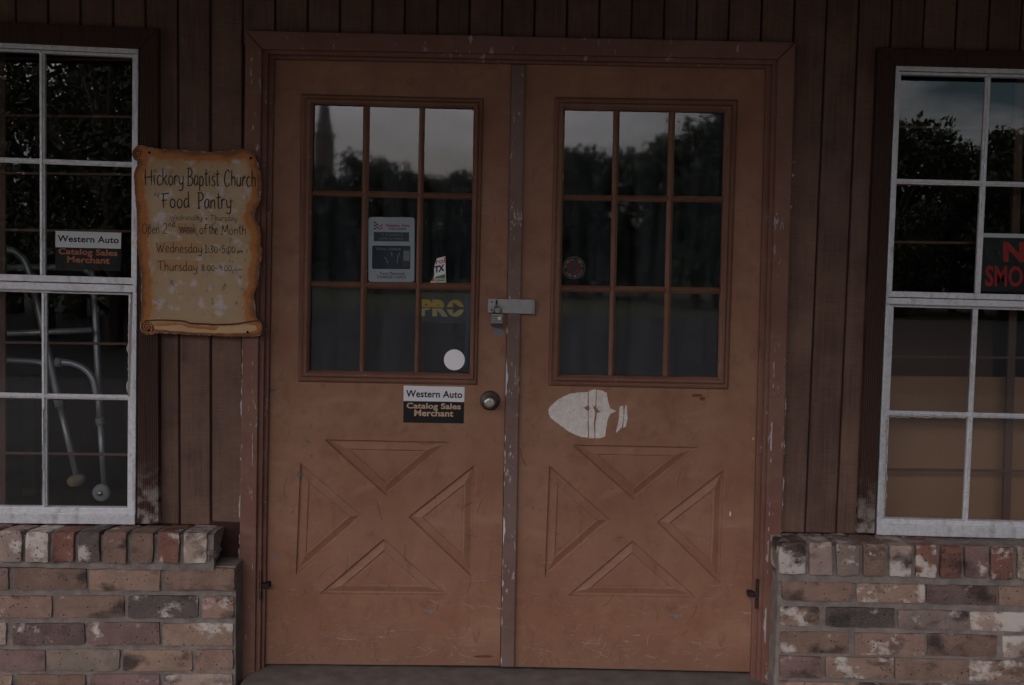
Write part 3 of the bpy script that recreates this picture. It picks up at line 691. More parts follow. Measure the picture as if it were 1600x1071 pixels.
# padlock
YP = YH - .018
pc = P(776.5, 500, YP)
pl = thing('padlock', 'small laminated steel padlock hanging from the door hasp', 'padlock', (pc.x, YP, pc.z))
wpl, hpl = 9.3 * px_m, 9.2 * px_m
for q in range(5):
    zz = pc.z - hpl + q * hpl * .4; MB().box(pc.x - wpl + (.0004 if q % 2 else 0), pc.x + wpl - (.0004 if q % 2 else 0), YP - .011, YP + .011, zz + .0003, zz + hpl * .4 - .0003).build('plate', M_STEEL if q > 0 else M_CHAR, pl, .0015)
sh = [(pc.x - .0115, YP, pc.z + hpl * .9), (pc.x - .0115, YP, pc.z + hpl + .016)] + [(pc.x - .0115 * math.cos(math.pi * q / 8), YP, pc.z + hpl + .016 + .0115 * math.sin(math.pi * q / 8)) for q in range(1, 8)] + [(pc.x + .0115, YP, pc.z + hpl + .016), (pc.x + .0115, YP, pc.z + hpl * .9)]
MB().tube(sh, .0032, 10).build('shackle', M_STEEL, pl, smooth=True)
cc = P(780.5, 497.5, YP - .011)
MB().lathe(cc, [(.0065, 0), (.0065, -.0015), (.004, -.0022)], 16).build('emblem', M_TORN, pl, smooth=True)

# ------------------------------------------------------------------ windows
def window(label, q, vm_t, vm_b, hm_u, rail, hm_l, side, trims, cols):
    """q: outer corners of the metal frame in the picture; side: +1 keeps the seen jamb on the right"""
    c = P(*quadlerp(q, .5, 1), 0)
    wd = thing('window', label, 'window', (c.x, 0, c.z))
    L = lambda s, t: quadlerp(q, s, t)
    def bar(a0, a1, b0, b1, yf, yb, name, bev=.0015, m=M_ALU):   # a0-a1 edge to b0-b1 edge in (s,t)
        return MB().px([L(*a0), L(*a1), L(*b1), L(*b0)], yf, yb, 0.0).build(name, m, wd, bev)
    def mbar(a0, a1, b0, b1, yf, yb, fat):   # a glazing bar: flat web with a raised narrow nose
        A0, A1, B0, B1 = [Vector(L(*p)) for p in (a0, a1, b0, b1)]
        if fat == 'v': ia, ib, ic, id_ = A0.lerp(A1, .3), A0.lerp(A1, .7), B0.lerp(B1, .7), B0.lerp(B1, .3); out = [A0, A1, B1, B0]
        else: ia, ib, ic, id_ = A0.lerp(B0, .3), A1.lerp(B1, .3), A1.lerp(B1, .7), A0.lerp(B0, .7); out = [A0, A1, B1, B0]
        m_ = MB().px(out, yf + .006, yb, 0.0); m_.px([ia, ib, ic, id_], yf, yf + .0065, 0.0)
        return m_.build('muntin', M_ALU, wd, .0012)
    wpx = math.hypot(q[1][0] - q[0][0], q[1][1] - q[0][1]); hpx = q[3][1] - q[0][1]
    e, eh = 9.5 / wpx, 9.5 / hpx
    T = T0 = lambda v: (v - q[0][1]) / hpx
    bar((0, 0), (1, 0), (0, eh), (1, eh), -.014, .05, 'frame')
    bar((0, 1 - 1.75 * eh), (1, 1 - 1.75 * eh), (0, 1), (1, 1), -.018, .05, 'frame')
    bar((0, eh * .98), (e * .62, eh * .98), (0, 1 - 1.74 * eh), (e * .62, 1 - 1.74 * eh), -.0135, .05, 'frame')
    bar((1 - e * .62, eh * .98), (1, eh * .98), (1 - e * .62, 1 - 1.74 * eh), (1, 1 - 1.74 * eh), -.0135, .05, 'frame')
    for s0 in (e * .72, 1 - e * 1.15): bar((s0, eh * 1.1), (s0 + e * .43, eh * 1.1), (s0, T0(rail[0])), (s0 + e * .43, T0(rail[0])), -.003, .03, 'sash_stile')
    bar((e * .6, eh * 1.08), (1 - e * .6, eh * 1.08), (e * .6, eh * 1.5), (1 - e * .6, eh * 1.5), -.004, .03, 'sash_rail')
    # lower rail ledge line
    bar((e * .5, 1 - 2.5 * eh), (1 - e * .5, 1 - 2.5 * eh), (e * .5, 1 - 1.65 * eh), (1 - e * .5, 1 - 1.65 * eh), -.004, .03, 'bottom_rail')
    r0, r1 = T(rail[0]), T(rail[1]); dt = 3.9 / hpx; ds = 3.9 / wpx
    bar((e * .4, r0), (1 - e * .4, r0), (e * .4, lerp(r0, r1, .45)), (1 - e * .4, lerp(r0, r1, .45)), -.006, .03, 'meeting_rail')
    bar((.002, lerp(r0, r1, .5)), (.998, lerp(r0, r1, .5)), (.002, r1), (.998, r1), -.016, .032, 'meeting_rail')
    bar((e, r1), (1 - e, r1), (e, r1 + 1.2 * dt), (1 - e, r1 + 1.2 * dt), .008, .03, 'sash_rail')
    for s0 in (e * .9, 1 - e * 1.75): bar((s0, r1), (s0 + e * .85, r1), (s0, 1 - 2.4 * eh), (s0 + e * .85, 1 - 2.4 * eh), .0075, .03, 'sash_stile')
    h1, h2 = T(hm_u), T(hm_l)
    sx_t = [(u - q[0][0]) / wpx for u in vm_t]; sx_b = [(u - q[3][0]) / wpx for u in vm_b]
    for a, b in zip(sx_t, sx_b):
        mid = lambda t: lerp(a, b, t)
        mbar((mid(eh) - ds, eh), (mid(eh) + ds, eh), (mid(r0) - ds, r0), (mid(r0) + ds, r0), -.004, .018, 'v')
        mbar((mid(r1) - ds, r1 + dt * 1.3), (mid(r1) + ds, r1 + dt * 1.3), (mid(1) - ds, 1 - 2.4 * eh), (mid(1) + ds, 1 - 2.4 * eh), .007, .028, 'v')
    mbar((e, h1 - dt), (1 - e, h1 - dt), (e, h1 + dt), (1 - e, h1 + dt), -.0032, .0185, 'h')
    mbar((e * 1.7, h2 - dt), (1 - e * 1.7, h2 - dt), (e * 1.7, h2 + dt), (1 - e * 1.7, h2 + dt), .0078, .0285, 'h')
    xs = [e * .6] + sx_t + [1 - e * .6]; xb = [e * .6] + sx_b + [1 - e * .6]
    pn = []
    for i in range(len(xs) - 1):
        for (t0, t1, yy) in ((eh * .8, h1, .010), (h1, lerp(r0, r1, .3), .010), (r1, h2, .020), (h2, 1 - 2.0 * eh, .020)):
            pp = [L(lerp(xs[i], xb[i], t0), t0), L(lerp(xs[i + 1], xb[i + 1], t0), t0), L(lerp(xs[i + 1], xb[i + 1], t1), t1), L(lerp(xs[i], xb[i], t1), t1)]
            w3 = [P(u, v, 0) for u, v in pp]; MB().add([(p.x, yy, p.z) for p in w3], [(0, 1, 2, 3)]).build('pane', M_WGLASS, wd)
    for tq in trims: MB().px(tq, -.026, .012).build('wood_trim', M_TRIM, wd, .003)
    return wd
# ragged putty lines round some panes
def putty(parent, pts, wid, y, n=46):
    vs = []; fs = []; a, b = Vector(pts[0]), Vector(pts[1]); d = (b - a).normalized(); nr = Vector((-d.y, d.x))
    for i in range(n + 1):
        t = i / n; p = a + (b - a) * t
        w1 = wid * max(0, .5 + 1.0 * mnoise.noise(Vector((t * 11 + a.x, a.y, 3))) + .5 * mnoise.noise(Vector((t * 37, a.x, 1))))
        for off, yy in ((-1.5, y), (w1 * .4, y - .004), (w1, y - .001)):
            q = P(*(p + nr * off), 0); vs.append((q.x, yy, q.z))
    for i in range(n):
        for k in range(2): fs.append((i * 3 + k, i * 3 + k + 1, i * 3 + k + 4, i * 3 + k + 3))
    MB().add(vs, fs).build('putty', M_PUTTY, parent)
LQ = [(-88, 62), (218.5, 76), (213.5, 818), (-84, 815)]
wl = window('tall white metal window with a walking frame behind its glass', LQ, [65], [71.5], 246.5, (426, 449), 617, 1,
            [[(218.7, 76), (246.5, 45), (248, 819), (214, 819)], [(-120, 29), (246.5, 45), (218.7, 76), (-88, 62)]], 2)
RQ = [(1397.5, 102), (1708, 110), (1676, 842), (1366.5, 834)]
wr = window('tall white metal window with brown boards behind its lower panes', RQ, [1546], [1511], 283, (455, 475), 646, -1,
            [[(1372, 74), (1397.5, 102), (1366.7, 834), (1340, 833)], [(1372, 74), (1735, 84), (1708, 110), (1397.5, 102)]], 2)
putty(wl, [(204.5, 455), (200, 620)], 5, .006); putty(wl, [(78, 457), (204, 459)], -4, .006); putty(wl, [(66, 640), (64, 790)], -4, .006)
putty(wr, [(1387, 653), (1510, 655)], -5, .006); putty(wr, [(1386, 655), (1381, 812)], -5, .006)

# ------------------------------------------------------------------ inside the windows
def grille(label, quad, vs_, us_):
    c = P(quad[0], vs_[-1], .09); g = thing('security_grille', label, 'grille', (c.x, .09, c.z))
    for v in vs_: MB().px([(quad[0], v - 2), (quad[1], v + 2), (quad[1], v + 6), (quad[0], v + 2)], .085, .091).build('bar', M_BARS, g, .001)
    for u0, u1 in us_: MB().px([(u0 - 6, 40), (u0 + 6, 40), (u1 + 5, 830), (u1 - 7, 830)], .092, .104).build('bar', M_BARS, g, .001)
grille('thin brown bars across the inside of the walking frame window', (-110, 225), [90, 179, 269, 358, 448, 534, 621, 707, 795], [(2, 3), (-100, -98)])
grille('thin brown bars across the inside of the window with brown boards', (1360, 1740), [108, 198, 288, 378, 468, 557, 647, 734, 822], [(1598, 1573), (1730, 1710)])
# display ledge inside both windows
zl = P(100, 800, .5).z
tag(MB().box(-2.9, -1.10, .115, 1.1, zl - .05, zl).build('display_floor', M_DARKW), kind='structure')
# walking frame
YW = .22
wk = thing('walking_frame', 'folding aluminium walking frame with a wheel standing behind the window', 'walking frame', tuple(P(110, 760, YW)))
def wp(u, v, y=YW): return P(u, v, y)
def spl(pts, n=6):
    out = []; pts = [Vector(p) for p in pts]
    for i in range(len(pts) - 1):
        p0, p1, p2, p3 = pts[max(i - 1, 0)], pts[i], pts[i + 1], pts[min(i + 2, len(pts) - 1)]
        for k in range(n):
            t = k / n; out.append(.5 * ((2 * p1) + (p2 - p0) * t + (2 * p0 - 5 * p1 + 4 * p2 - p3) * t * t + (3 * p1 - p0 - 3 * p2 + p3) * t ** 3))
    return out + [pts[-1]]
tr = .0125
MB().tube(spl([wp(-60, 388), wp(8, 390), wp(28, 397), wp(42, 416), wp(57, 469), wp(92, 630)]), tr, 12).build('leg', M_TUBE, wk, smooth=True)
MB().tube([wp(92, 627), wp(120, 745)], tr * .86, 12).build('leg', M_TUBE, wk, smooth=True)
MB().tube([wp(90.5, 624), wp(93.5, 636)], tr * 1.25, 12).build('collar', M_GREYPL, wk, smooth=True)
ft_c = wp(119.5, 751); vs_ = []
for i in range(9):
    for k in range(16):
        th_, ph_ = math.pi * i / 8, 2 * math.pi * k / 16; rr_ = math.sin(th_) ** .8
        vs_.append(ft_c + Vector((.033 * rr_ * math.cos(ph_), .03 * rr_ * math.sin(ph_), .0235 * math.cos(th_) + .006 * rr_ * math.cos(ph_))) * (1 + .1 * mnoise.noise(Vector((i * .9, k * .7, 2)))))
MB().add(vs_, [(i * 16 + k, i * 16 + (k + 1) % 16, (i + 1) * 16 + (k + 1) % 16, (i + 1) * 16 + k) for i in range(8) for k in range(16)]).build('rubber_foot', M_RUBBER, wk, smooth=True)
MB().tube(spl([wp(-60, 420, YW + .10), wp(100, 418, YW + .10), wp(138, 425, YW + .1), wp(147, 450, YW + .08), wp(156, 655, YW + .03)]), tr, 12).build('leg', M_TUBE, wk, smooth=True)
MB().tube([wp(156, 650, YW + .03), wp(163, 757, YW + .03)], tr * .86, 12).build('leg', M_TUBE, wk, smooth=True)
MB().tube([wp(155.5, 653, YW + .03), wp(157, 664, YW + .03)], tr * 1.25, 12).build('collar', M_GREYPL, wk, smooth=True)
wc = wp(159, 770, YW + .0)
wh = MB().lathe(wc, [(.012, -.014), (.024, -.014), (.031, -.009), (.0325, 0), (.031, .009), (.024, .014)], 28).build('wheel', M_GREYPL, wk, smooth=True)
MB().lathe(wc + Vector((0, -.014, 0)), [(.009, 0), (.009, -.004), (.004, -.007)], 14).build('hub', M_NICKEL, wh, smooth=True)
MB().tube([wp(-60, 524), wp(10, 521.5), wp(145, 516)], tr * .85, 10).build('crossbar', M_TUBE, wk, smooth=True)
MB().tube(spl([wp(-60, 560), wp(10, 563), wp(58, 566), wp(74, 574)]), tr * .85, 10).build('crossbar', M_TUBE, wk, smooth=True)
MB().tube(spl([wp(92, 566), wp(112, 568), wp(131, 576), wp(145, 592), wp(151, 618)]), tr * .95, 10).build('crossbar', M_TUBE, wk, smooth=True)
MB().tube([wp(87, 566), wp(97, 567)], tr * 1.3, 12).build('collar', M_GREYPL, wk, smooth=True)
for q in (-190, -240):
    MB().tube([wp(q + 60, 400, YW + .05), wp(q, 800, YW + .05)], tr, 10).build('leg', M_TUBE, wk, smooth=True)
# green painted stand deep behind
gs = thing('plant_stand', 'dull green wooden stand in the dark behind the walking frame', 'stand', tuple(P(40, 800, .75)))
MB().px([(34, 590), (54, 590), (54, 806), (34, 806)], .75, .80).build('leg', M_GREENP, gs, .004)
MB().px([(-60, 566), (70, 566), (70, 584), (-60, 584)], .72, 1.0).build('top', M_GREENP, gs, .004)
MB().px([(-60, 590), (-40, 590), (-40, 806), (-60, 806)], .75, .80).build('leg', M_GREENP, gs, .004)
# boards leaning inside the right window
bx = MB().px([(1330, 587), (1800, 592), (1800, 880), (1330, 880)], .15, .162).build('cardboard_sheet', M_BOX, None, .003)
tag(bx, 'wide tan cardboard sheet standing behind the lower panes of the window', 'cardboard', kind='thing')
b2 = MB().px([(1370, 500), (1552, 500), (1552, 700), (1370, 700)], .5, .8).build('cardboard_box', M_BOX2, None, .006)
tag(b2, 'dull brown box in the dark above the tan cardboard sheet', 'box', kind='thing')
tag(MB().box(1.15, 2.9, .115, 1.1, P(1450, 880, .15).z - .05, P(1450, 880, .15).z).build('display_floor', M_DARKW), kind='structure')

# ------------------------------------------------------------------ stickers
def merchant(name, label, wq, bq, y, parent_loc, tan, t1, t2, t3, see=False):
    s = thing(name, label, 'sticker', tuple(P(*bq[3], y)))
    MB().px(wq, y - .0005, y).build('white_band', M_WHITE, s); MB().px(bq, y - .0005, y).build('black_band', M_BLACK, s)
    text('Western Auto', t1, y - .0009, M_BLACK, s, bold=.025, spacing=1.04)
    text('Catalog Sales', t2, y - .0009, tan, s, bold=.025, spacing=1.02); text('Merchant', t3, y - .0009, tan, s, bold=.025, spacing=1.02)
    return s
merchant('sticker', 'black and white merchant sticker on the door below its glass', [(630.8, 603), (726, 605), (725.4, 628.5), (630.4, 626.8)], [(630.4, 626.8), (725.4, 628.5), (724.6, 662), (630, 660.5)], YF - .0004, None, M_TAN,
         [(634.5, 609.5), (722.5, 611.5), (722.2, 622.6), (634.2, 620.6)], [(635.5, 629.5), (720, 631), (719.7, 642.8), (635.2, 641)], [(647.5, 640.3), (708.5, 641.5), (708.2, 651.6), (647.3, 650.4)])
merchant('sticker', 'black and white merchant sticker inside the walking frame window', [(86.7, 361), (189.5, 364), (189, 389), (86.5, 386.5)], [(86.5, 386.5), (189, 389), (188.5, 424), (86.3, 421)], .0105 + .002, None, M_ORANGE,
         [(90, 367.5), (185.8, 370.5), (185.5, 380.8), (89.8, 377.8)], [(91.5, 388), (183.5, 391), (183.2, 403.5), (91.3, 400)], [(105, 400.3), (171.5, 402.5), (171.3, 412.8), (104.8, 410.6)])
ds = MB().px(disc(709.9, 562.6, 16.3), YF + .0115, YF + .012).build('dot_sticker', M_DOT); tag(ds, 'plain white round sticker on the door glass above the knob', 'sticker', kind='thing')
# torn GTX sticker
yg = YF + .0118
gx = thing('oil_sticker', 'torn white motor oil sticker with black and orange letters on door glass', 'sticker', tuple(P(690, 441, yg)))
MB().px([(683, 404), (696, 400.7), (696.6, 441.5), (672, 441.8), (676, 436), (678.5, 431), (678.3, 420), (680, 412)], yg - .0004, yg).build('paper', M_WHITE, gx)
yt = yg - .0008
text('rol', [(681.5, 406), (695.6, 402.2), (695.7, 411), (680.7, 413.5)], yt, M_ORANGE, gx, bold=.03)
text('TX', [(679.2, 416.5), (694.5, 413), (694.5, 423.5), (678.8, 427)], yt, M_BLACK, gx, bold=.05)
MB().px([(680, 433), (695.4, 428.5), (695.6, 439.8), (680.3, 440.3)], yt, yg - .0005).build('green_patch', M_GREEN, gx)
text('MOTOR OIL', [(681, 435.2), (695, 434.4), (695.1, 438.4), (681.2, 439)], yt - .0003, M_WHITE, gx, bold=.02)
MB().px([(675.2, 436.5), (678.6, 433), (679.4, 440), (673.5, 440.4)], yt, yg - .0005).build('orange_patch', M_ORANGE, gx)
# PRO decal
yp = YF + .0155
po = thing('decal', 'yellow PRO decal with an arrow disc behind the lower door glass', 'decal', tuple(P(690, 495, yp)))
MB().px([(656, 457), (735, 459), (735, 505), (655, 504)], yp + .0004, yp + .001).build('dark_film', plain('dark_film', (.014, .016, .022), .6), po)
for (word, a, b) in (('P', 658, 676.5), ('R', 677, 697.5)):
    for half, mt in ((0, M_GOLD), (1, M_PALEGOLD)): pass
def split_text(body, q, y, cut):
    """upper half gold, lower half pale: two prints of the same word clipped at the cut"""
    cu = bpy.data.curves.new('t', 'FONT'); cu.body = body; cu.offset = .065; cu.space_character = 1.08; ob = bpy.data.objects.new('t', cu); C.objects.link(ob)
    me = bpy.data.meshes.new_from_object(ob.evaluated_get(bpy.context.evaluated_depsgraph_get()))
    xs = [v.co.x for v in me.vertices]; ys = [v.co.y for v in me.vertices]; x0, x1, y0, y1 = min(xs), max(xs), min(ys), max(ys); qq = [P(u, v, y) for u, v in q]
    for up in (0, 1):
        bm = bmesh.new(); bm.from_mesh(me); yc = y0 + (y1 - y0) * (cut + (.03 if up else -.03))
        bmesh.ops.bisect_plane(bm, geom=bm.verts[:] + bm.edges[:] + bm.faces[:], plane_co=(0, yc, 0), plane_no=(0, 1, 0), clear_inner=bool(up), clear_outer=not up)
        vs = []
        bm.verts.index_update()
        for v in bm.verts:
            s = (v.co.x - x0) / (x1 - x0); t = (v.co.y - y0) / (y1 - y0); p = (qq[0] * (1 - s) + qq[1] * s) * t + (qq[3] * (1 - s) + qq[2] * s) * (1 - t); vs.append((p.x, y, p.z))
        fs = [tuple(v.index for v in f.verts) for f in bm.faces]; bm.free(); MB().add(vs, fs).build('lettering', M_GOLD if up else M_PALEGOLD, po)
    bpy.data.objects.remove(ob); bpy.data.curves.remove(cu); bpy.data.meshes.remove(me)
split_text('PR', [(656.5, 468), (700.5, 468.8), (700, 495), (656, 494.2)], yp - .0003, .5)
dd = disc(711.5, 482, 13.2, 44)
MB().px([p for p in dd if p[1] < 481.2], yp - .0003, yp).build('arrow_disc', M_GOLD, po); MB().px([p for p in dd if p[1] > 482.6], yp - .0003, yp).build('arrow_disc', M_PALEGOLD, po)
MB().px([(708, 472.5), (720, 481.8), (708, 491)], yp - .0009, yp - .0004).build('arrow', M_BLACK, po)
MB().px([(726, 462), (734, 459), (733.5, 500), (729, 570), (724, 576), (728, 500)], yp + .0002, yp + .0006).build('blue_film', M_BLUEP, po)
# charge card poster
yk = YF + .0150
cp = thing('charge_card_poster', 'white charge card poster with rounded corners behind the door glass', 'poster', tuple(P(611, 440, yk)))
MB().px(rrect([(575.7, 339.4), (647.8, 340), (647.2, 441), (575.5, 440.6)], 5), yk - .0006, yk).build('card', M_CARD, cp)
ya = yk - .001
fl_ = MB()
for r_, row in enumerate(('1010', '0101', '1010')):
    for c_, ch in enumerate(row):
        pass
for k_, (u, v) in enumerate(((584.2, 347.5), (587.5, 350.5), (584.2, 352.5), (588, 355.3), (584.2, 357.2))): MB().px([(u, v - 1.4), (u + 3.4, v), (u + 3.4, v + 2), (u, v + .8)], ya, yk - .0007).build('flag_check', M_BLACK, cp)
for k_, (u, v) in enumerate(((592, 353), (592, 357.4))): MB().px([(u, v), (u + 6, v - 2.4), (u + 6, v - .4), (u, v + 2)], ya, yk - .0007).build('flag_stripe', M_REDP, cp)
text('Western Auto', [(602, 350), (640, 350.2), (640, 355), (602, 354.8)], ya, M_REDP, cp, bold=.03)
text('TOTAL CHARGE', [(606.5, 356), (634.5, 356.2), (634.5, 359.8), (606.5, 359.6)], ya, M_BLACK, cp, bold=.02)
MB().px([(584, 362.8), (639.3, 363.4), (639.1, 377.8), (583.9, 377.2)], ya, yk - .0007).build('name_box', M_CHAR, cp)
text('12 34 567890 0', [(596, 365.4), (628.5, 365.7), (628.5, 369.2), (596, 368.9)], ya - .0004, M_GREYPL, cp, bold=.01)
text('JOHN Q. PUBLIC', [(592, 371.4), (631, 371.8), (631, 375.8), (592, 375.4)], ya - .0004, M_GREYPL, cp, bold=.01)
MB().px(rrect([(581.5, 384), (641.3, 384.4), (641, 421), (581.2, 420.6)], 2.5), ya, yk - .0007).build('card_picture', M_NAVY, cp)
text('TOTAL CHARGE', [(587, 387.2), (626.5, 387.6), (626.5, 391.6), (587, 391.2)], ya - .0004, M_GREYPL, cp, bold=.02)
MB().px([(629.5, 386.5), (640.6, 386.7), (640.2, 416.5), (629.3, 416.4)], ya - .0004, ya - .0001).build('card_badge', M_CHAR, cp)
MB().px([(630.5, 392), (640, 392.2), (639.8, 408), (630.3, 407.8)], ya - .0008, ya - .0005).build('card_badge', M_GREYPL, cp)
cl = MB()
for pts in ([(624.5, 395), (624, 398), (622, 400), (621.5, 405), (620.6, 408), (621.2, 412)], [(611, 395), (613, 398), (612, 400)], [(601, 402), (604, 406), (606, 412)]):
    w3 = [P(u, v, ya) for u, v in pts]; cl.ribbon([(p.x, p.z) for p in w3], .0012, ya - .0005)
cl.build('crease', M_CARD, cp)
M_MAROON = plain('maroon_print', (.14, .03, .045), .6)
text('Your Personal', [(592.5, 425), (632, 425.4), (632, 430), (592.5, 429.6)], ya, M_MAROON, cp, bold=.02)
text('CHARGE CARD!', [(589, 430.6), (634, 431), (634, 435.6), (589, 435.2)], ya, M_MAROON, cp, bold=.02)
for o in cp.children:
    if o.name.startswith('lettering') and o.data.materials[0] == M_REDP: pass
# round seal on the right door
ye = YF + .0150
se = thing('seal_sticker', 'small round red and gold seal sticker behind right door glass', 'sticker', tuple(P(896.8, 436, ye)))
MB().px(disc(896.8, 418.8, 17.6), ye - .0004, ye).build('gold_rim', M_GOLD if False else plain('dull_gold', (.24, .16, .07), .6), se)
MB().px(disc(896.8, 418.8, 16.4), ye - .0008, ye - .0005).build('dark_ring', M_NAVY, se)
MB().px(disc(896.8, 418.8, 10.2), ye - .0012, ye - .0009).build('red_centre', plain('dull_red', (.20, .025, .035), .6), se)
word = 'NATIONAL RIFLE ASSOCIATION  '
rt = MB()
for i, chh in enumerate(word):
    if chh == ' ': continue
    a = math.pi * .98 - i * 2 * math.pi / len(word); u, v = 896.8 + 13.2 * math.cos(a), 418.8 - 13.2 * math.sin(a)
    tx, ty = math.sin(a), math.cos(a); rx, ry = math.cos(a), -math.sin(a)
    hw, hh_ = 1.15, 1.7
    q = [(u - tx * hw + rx * hh_, v - ty * hw + ry * hh_), (u + tx * hw + rx * hh_, v + ty * hw + ry * hh_), (u + tx * hw - rx * hh_, v + ty * hw - ry * hh_), (u - tx * hw - rx * hh_, v - ty * hw - ry * hh_)]
    text(chh, q, ye - .0013, M_TAN, se)
eg = [(0, 5), (2, 4.5), (2.5, 3), (6.5, 4), (7.5, 2), (5.5, -.5), (3, -1), (2.5, -4), (4, -6), (0, -5), (-4, -6), (-2.5, -4), (-3, -1), (-5.5, -.5), (-7.5, 2), (-6.5, 4), (-2.5, 3), (-1.5, 4.5)]
MB().px([(896.8 + a, 418.8 - b) for a, b in eg], ye - .0016, ye - .0013).build('eagle', M_CHAR, se)
# torn white oval
tp = thing('torn_sticker', 'torn white oval sticker remains on the door below its glass', 'sticker', tuple(P(900, 684, YF - .0003)))
Z5 = lambda pts: [(840 + a / 3.347, 380 + b / 3.347) for a, b in pts]
def ragged(pts, amp=.5, sub=5):
    out = []
    for i in range(len(pts)):
        a, b = Vector(pts[i]), Vector(pts[(i + 1) % len(pts)])
        for k in range(sub): p = a + (b - a) * (k / sub); out.append((p.x + rnd(-amp, amp), p.y + rnd(-amp, amp)))
    return out
for pts in ([(58, 895), (57, 872), (66, 855), (85, 838), (106, 820), (130, 805), (175, 787), (220, 782), (262, 780), (262, 850), (240, 862), (262, 878), (262, 1018), (225, 1015), (170, 990), (120, 955), (90, 932), (68, 914)],
            [(268, 772), (300, 765), (306, 770), (303, 848), (290, 856), (298, 878), (300, 900), (294, 940), (297, 1020), (268, 1022), (266, 880), (274, 865), (267, 850)],
            [(309, 768), (340, 772), (362, 785), (370, 830), (380, 865), (412, 878), (400, 885), (380, 893), (365, 930), (352, 1012), (330, 1020), (302, 1022), (304, 940), (310, 890), (330, 884), (308, 862)],
            [(430, 855), (448, 852), (450, 900), (440, 965), (410, 992), (425, 920)], [(458, 850), (468, 852), (470, 920), (462, 960), (446, 968), (455, 890)]):
    MB().px(ragged(Z5(pts), .35, 4), YF - .0011, YF - .0003).build('paper_scrap', M_TORN, tp)
# bare-paint patch below the padlock and small hardware scars
# no smoking sign
yn = .0125
ns = thing('no_smoking_sign', 'black no smoking sign with red letters inside the window', 'sign', tuple(P(1600, 455, yn)))
MB().px([(1534.5, 371), (1675, 374), (1672, 459), (1532, 456)], yn - .0006, yn).build('plate', plain('sign_black', (.016, .016, .018), .5), ns)
MB().px([(1534.8, 364.5), (1675.3, 367.5), (1675, 374), (1534.5, 371)], yn - .001, yn).build('top_strip', M_WHITE, ns)
text('NO', qd(1568, 377.5, 1640, 409.5), yn - .001, M_REDP, ns, bold=.045, spacing=1.0)
text('SMOKING', qd(1540, 415, 1668, 448), yn - .001, M_REDP, ns, bold=.025, spacing=1.02)

# ------------------------------------------------------------------ the scroll sign
S1 = lambda a, b: (200 + a / 6.695, 220 + b / 6.695)
S2 = lambda a, b: (200 + a / 6.3, 370 + b / 6.3)
OUT = [S1(45, 110), S1(75, 70), S1(130, 50), S1(250, 75), S1(400, 90), S1(550, 100), S1(800, 118), S1(1000, 110), S1(1200, 88), S1(1260, 95), S1(1320, 140), S1(1345, 200), S1(1370, 300), S1(1393, 400), S1(1395, 480), S1(1380, 560), S1(1382, 640),
       S1(1335, 715), S1(1318, 770), S1(1330, 830), S1(1370, 890), S1(1390, 1000), S2(1300, 60), S2(1312, 130), S2(1310, 200), S2(1290, 330), S2(1270, 480), S2(1242, 560), S2(1240, 620), S2(1247, 690), S2(1265, 800), S2(1305, 830), S2(1315, 890), S2(1312, 940), S2(1290, 975), S2(1200, 983), S2(1000, 983),
       S2(800, 972), S2(600, 965), S2(450, 955), S2(300, 950), S2(200, 968), S2(140, 945), S2(120, 900), S2(125, 820), S2(130, 700), S2(127, 560), S2(128, 400), S2(105, 200), S2(85, 60), S1(100, 1000), S1(95, 850), S1(75, 600), S1(60, 400), S1(72, 310), S1(100, 255), S1(120, 225), S1(70, 205), S1(45, 160)]
YS = -.052
sg = thing('scroll_sign', 'painted wooden scroll sign listing food pantry hours beside the door', 'sign', tuple(P(310, 525, YS)))
out2 = []
for i in range(len(OUT)):                            # dense, slightly ragged outline
    p0, p1, p2, p3 = [Vector(OUT[(i + q) % len(OUT)]) for q in (-1, 0, 1, 2)]
    n = max(2, int((p2 - p1).length / 2.2))
    for k in range(n):
        t = k / n; out2.append(.5 * ((2 * p1) + (p2 - p0) * t + (2 * p0 - 5 * p1 + 4 * p2 - p3) * t * t + (3 * p1 - p0 - 3 * p2 + p3) * t ** 3) + Vector((rnd(-.25, .25), rnd(-.25, .25))))
poly = [(p.x, p.y) for p in out2]
def inside(x, y):
    r = False; j = len(poly) - 1
    for i in range(len(poly)):
        xi, yi = poly[i]; xj, yj = poly[j]
        if (yi > y) != (yj > y) and x < (xj - xi) * (y - yi) / (yj - yi) + xi: r = not r
        j = i
    return r
pa = np.array(poly)
def edist(x, y): return float(np.sqrt(((pa - np.array((x, y))) ** 2).sum(1)).min())
bm = bmesh.new(); lay = bm.verts.layers.float.new('edge'); loc = wloc(sg)
def sv(u, v, e):
    p = P(u, v, YS); vv = bm.verts.new((p.x - loc.x, 0, p.z - loc.z)); vv[lay] = e; return vv
ring = [sv(u, v, 0) for u, v in poly]
step_ = 4.0; gr = {}
for i in range(int(206 / step_), int(412 / step_) + 1):
    for j in range(int(226 / step_), int(528 / step_) + 1):
        u, v = i * step_ + rnd(-.4, .4), j * step_ + rnd(-.4, .4)
        if inside(u, v):
            d_ = edist(u, v)
            if d_ > 2.2: gr[(i, j)] = sv(u, v, d_)
from mathutils.geometry import delaunay_2d_cdt
vv_all = ring + list(gr.values()); co = [Vector((p.co.x, p.co.z)) for p in vv_all]
res = delaunay_2d_cdt(co, [(i, (i + 1) % len(ring)) for i in range(len(ring))], [list(range(len(ring)))], 1, 1e-6)
vs = [(p.x, 0, p.y) for p in res[0]]; eds = []
orig = [o[0] if o else -1 for o in res[3]]; ev = [vv_all[o][lay] if o >= 0 else 0. for o in orig]
bm.free()
me = bpy.data.meshes.new('board'); n0 = len(vs)
fs = [tuple(f) for f in res[2]]
cnt = {}
for f in fs:
    for a, b in zip(f, f[1:] + f[:1]): cnt[(a, b)] = 1
side = [(a, b) for (a, b) in cnt if (b, a) not in cnt]
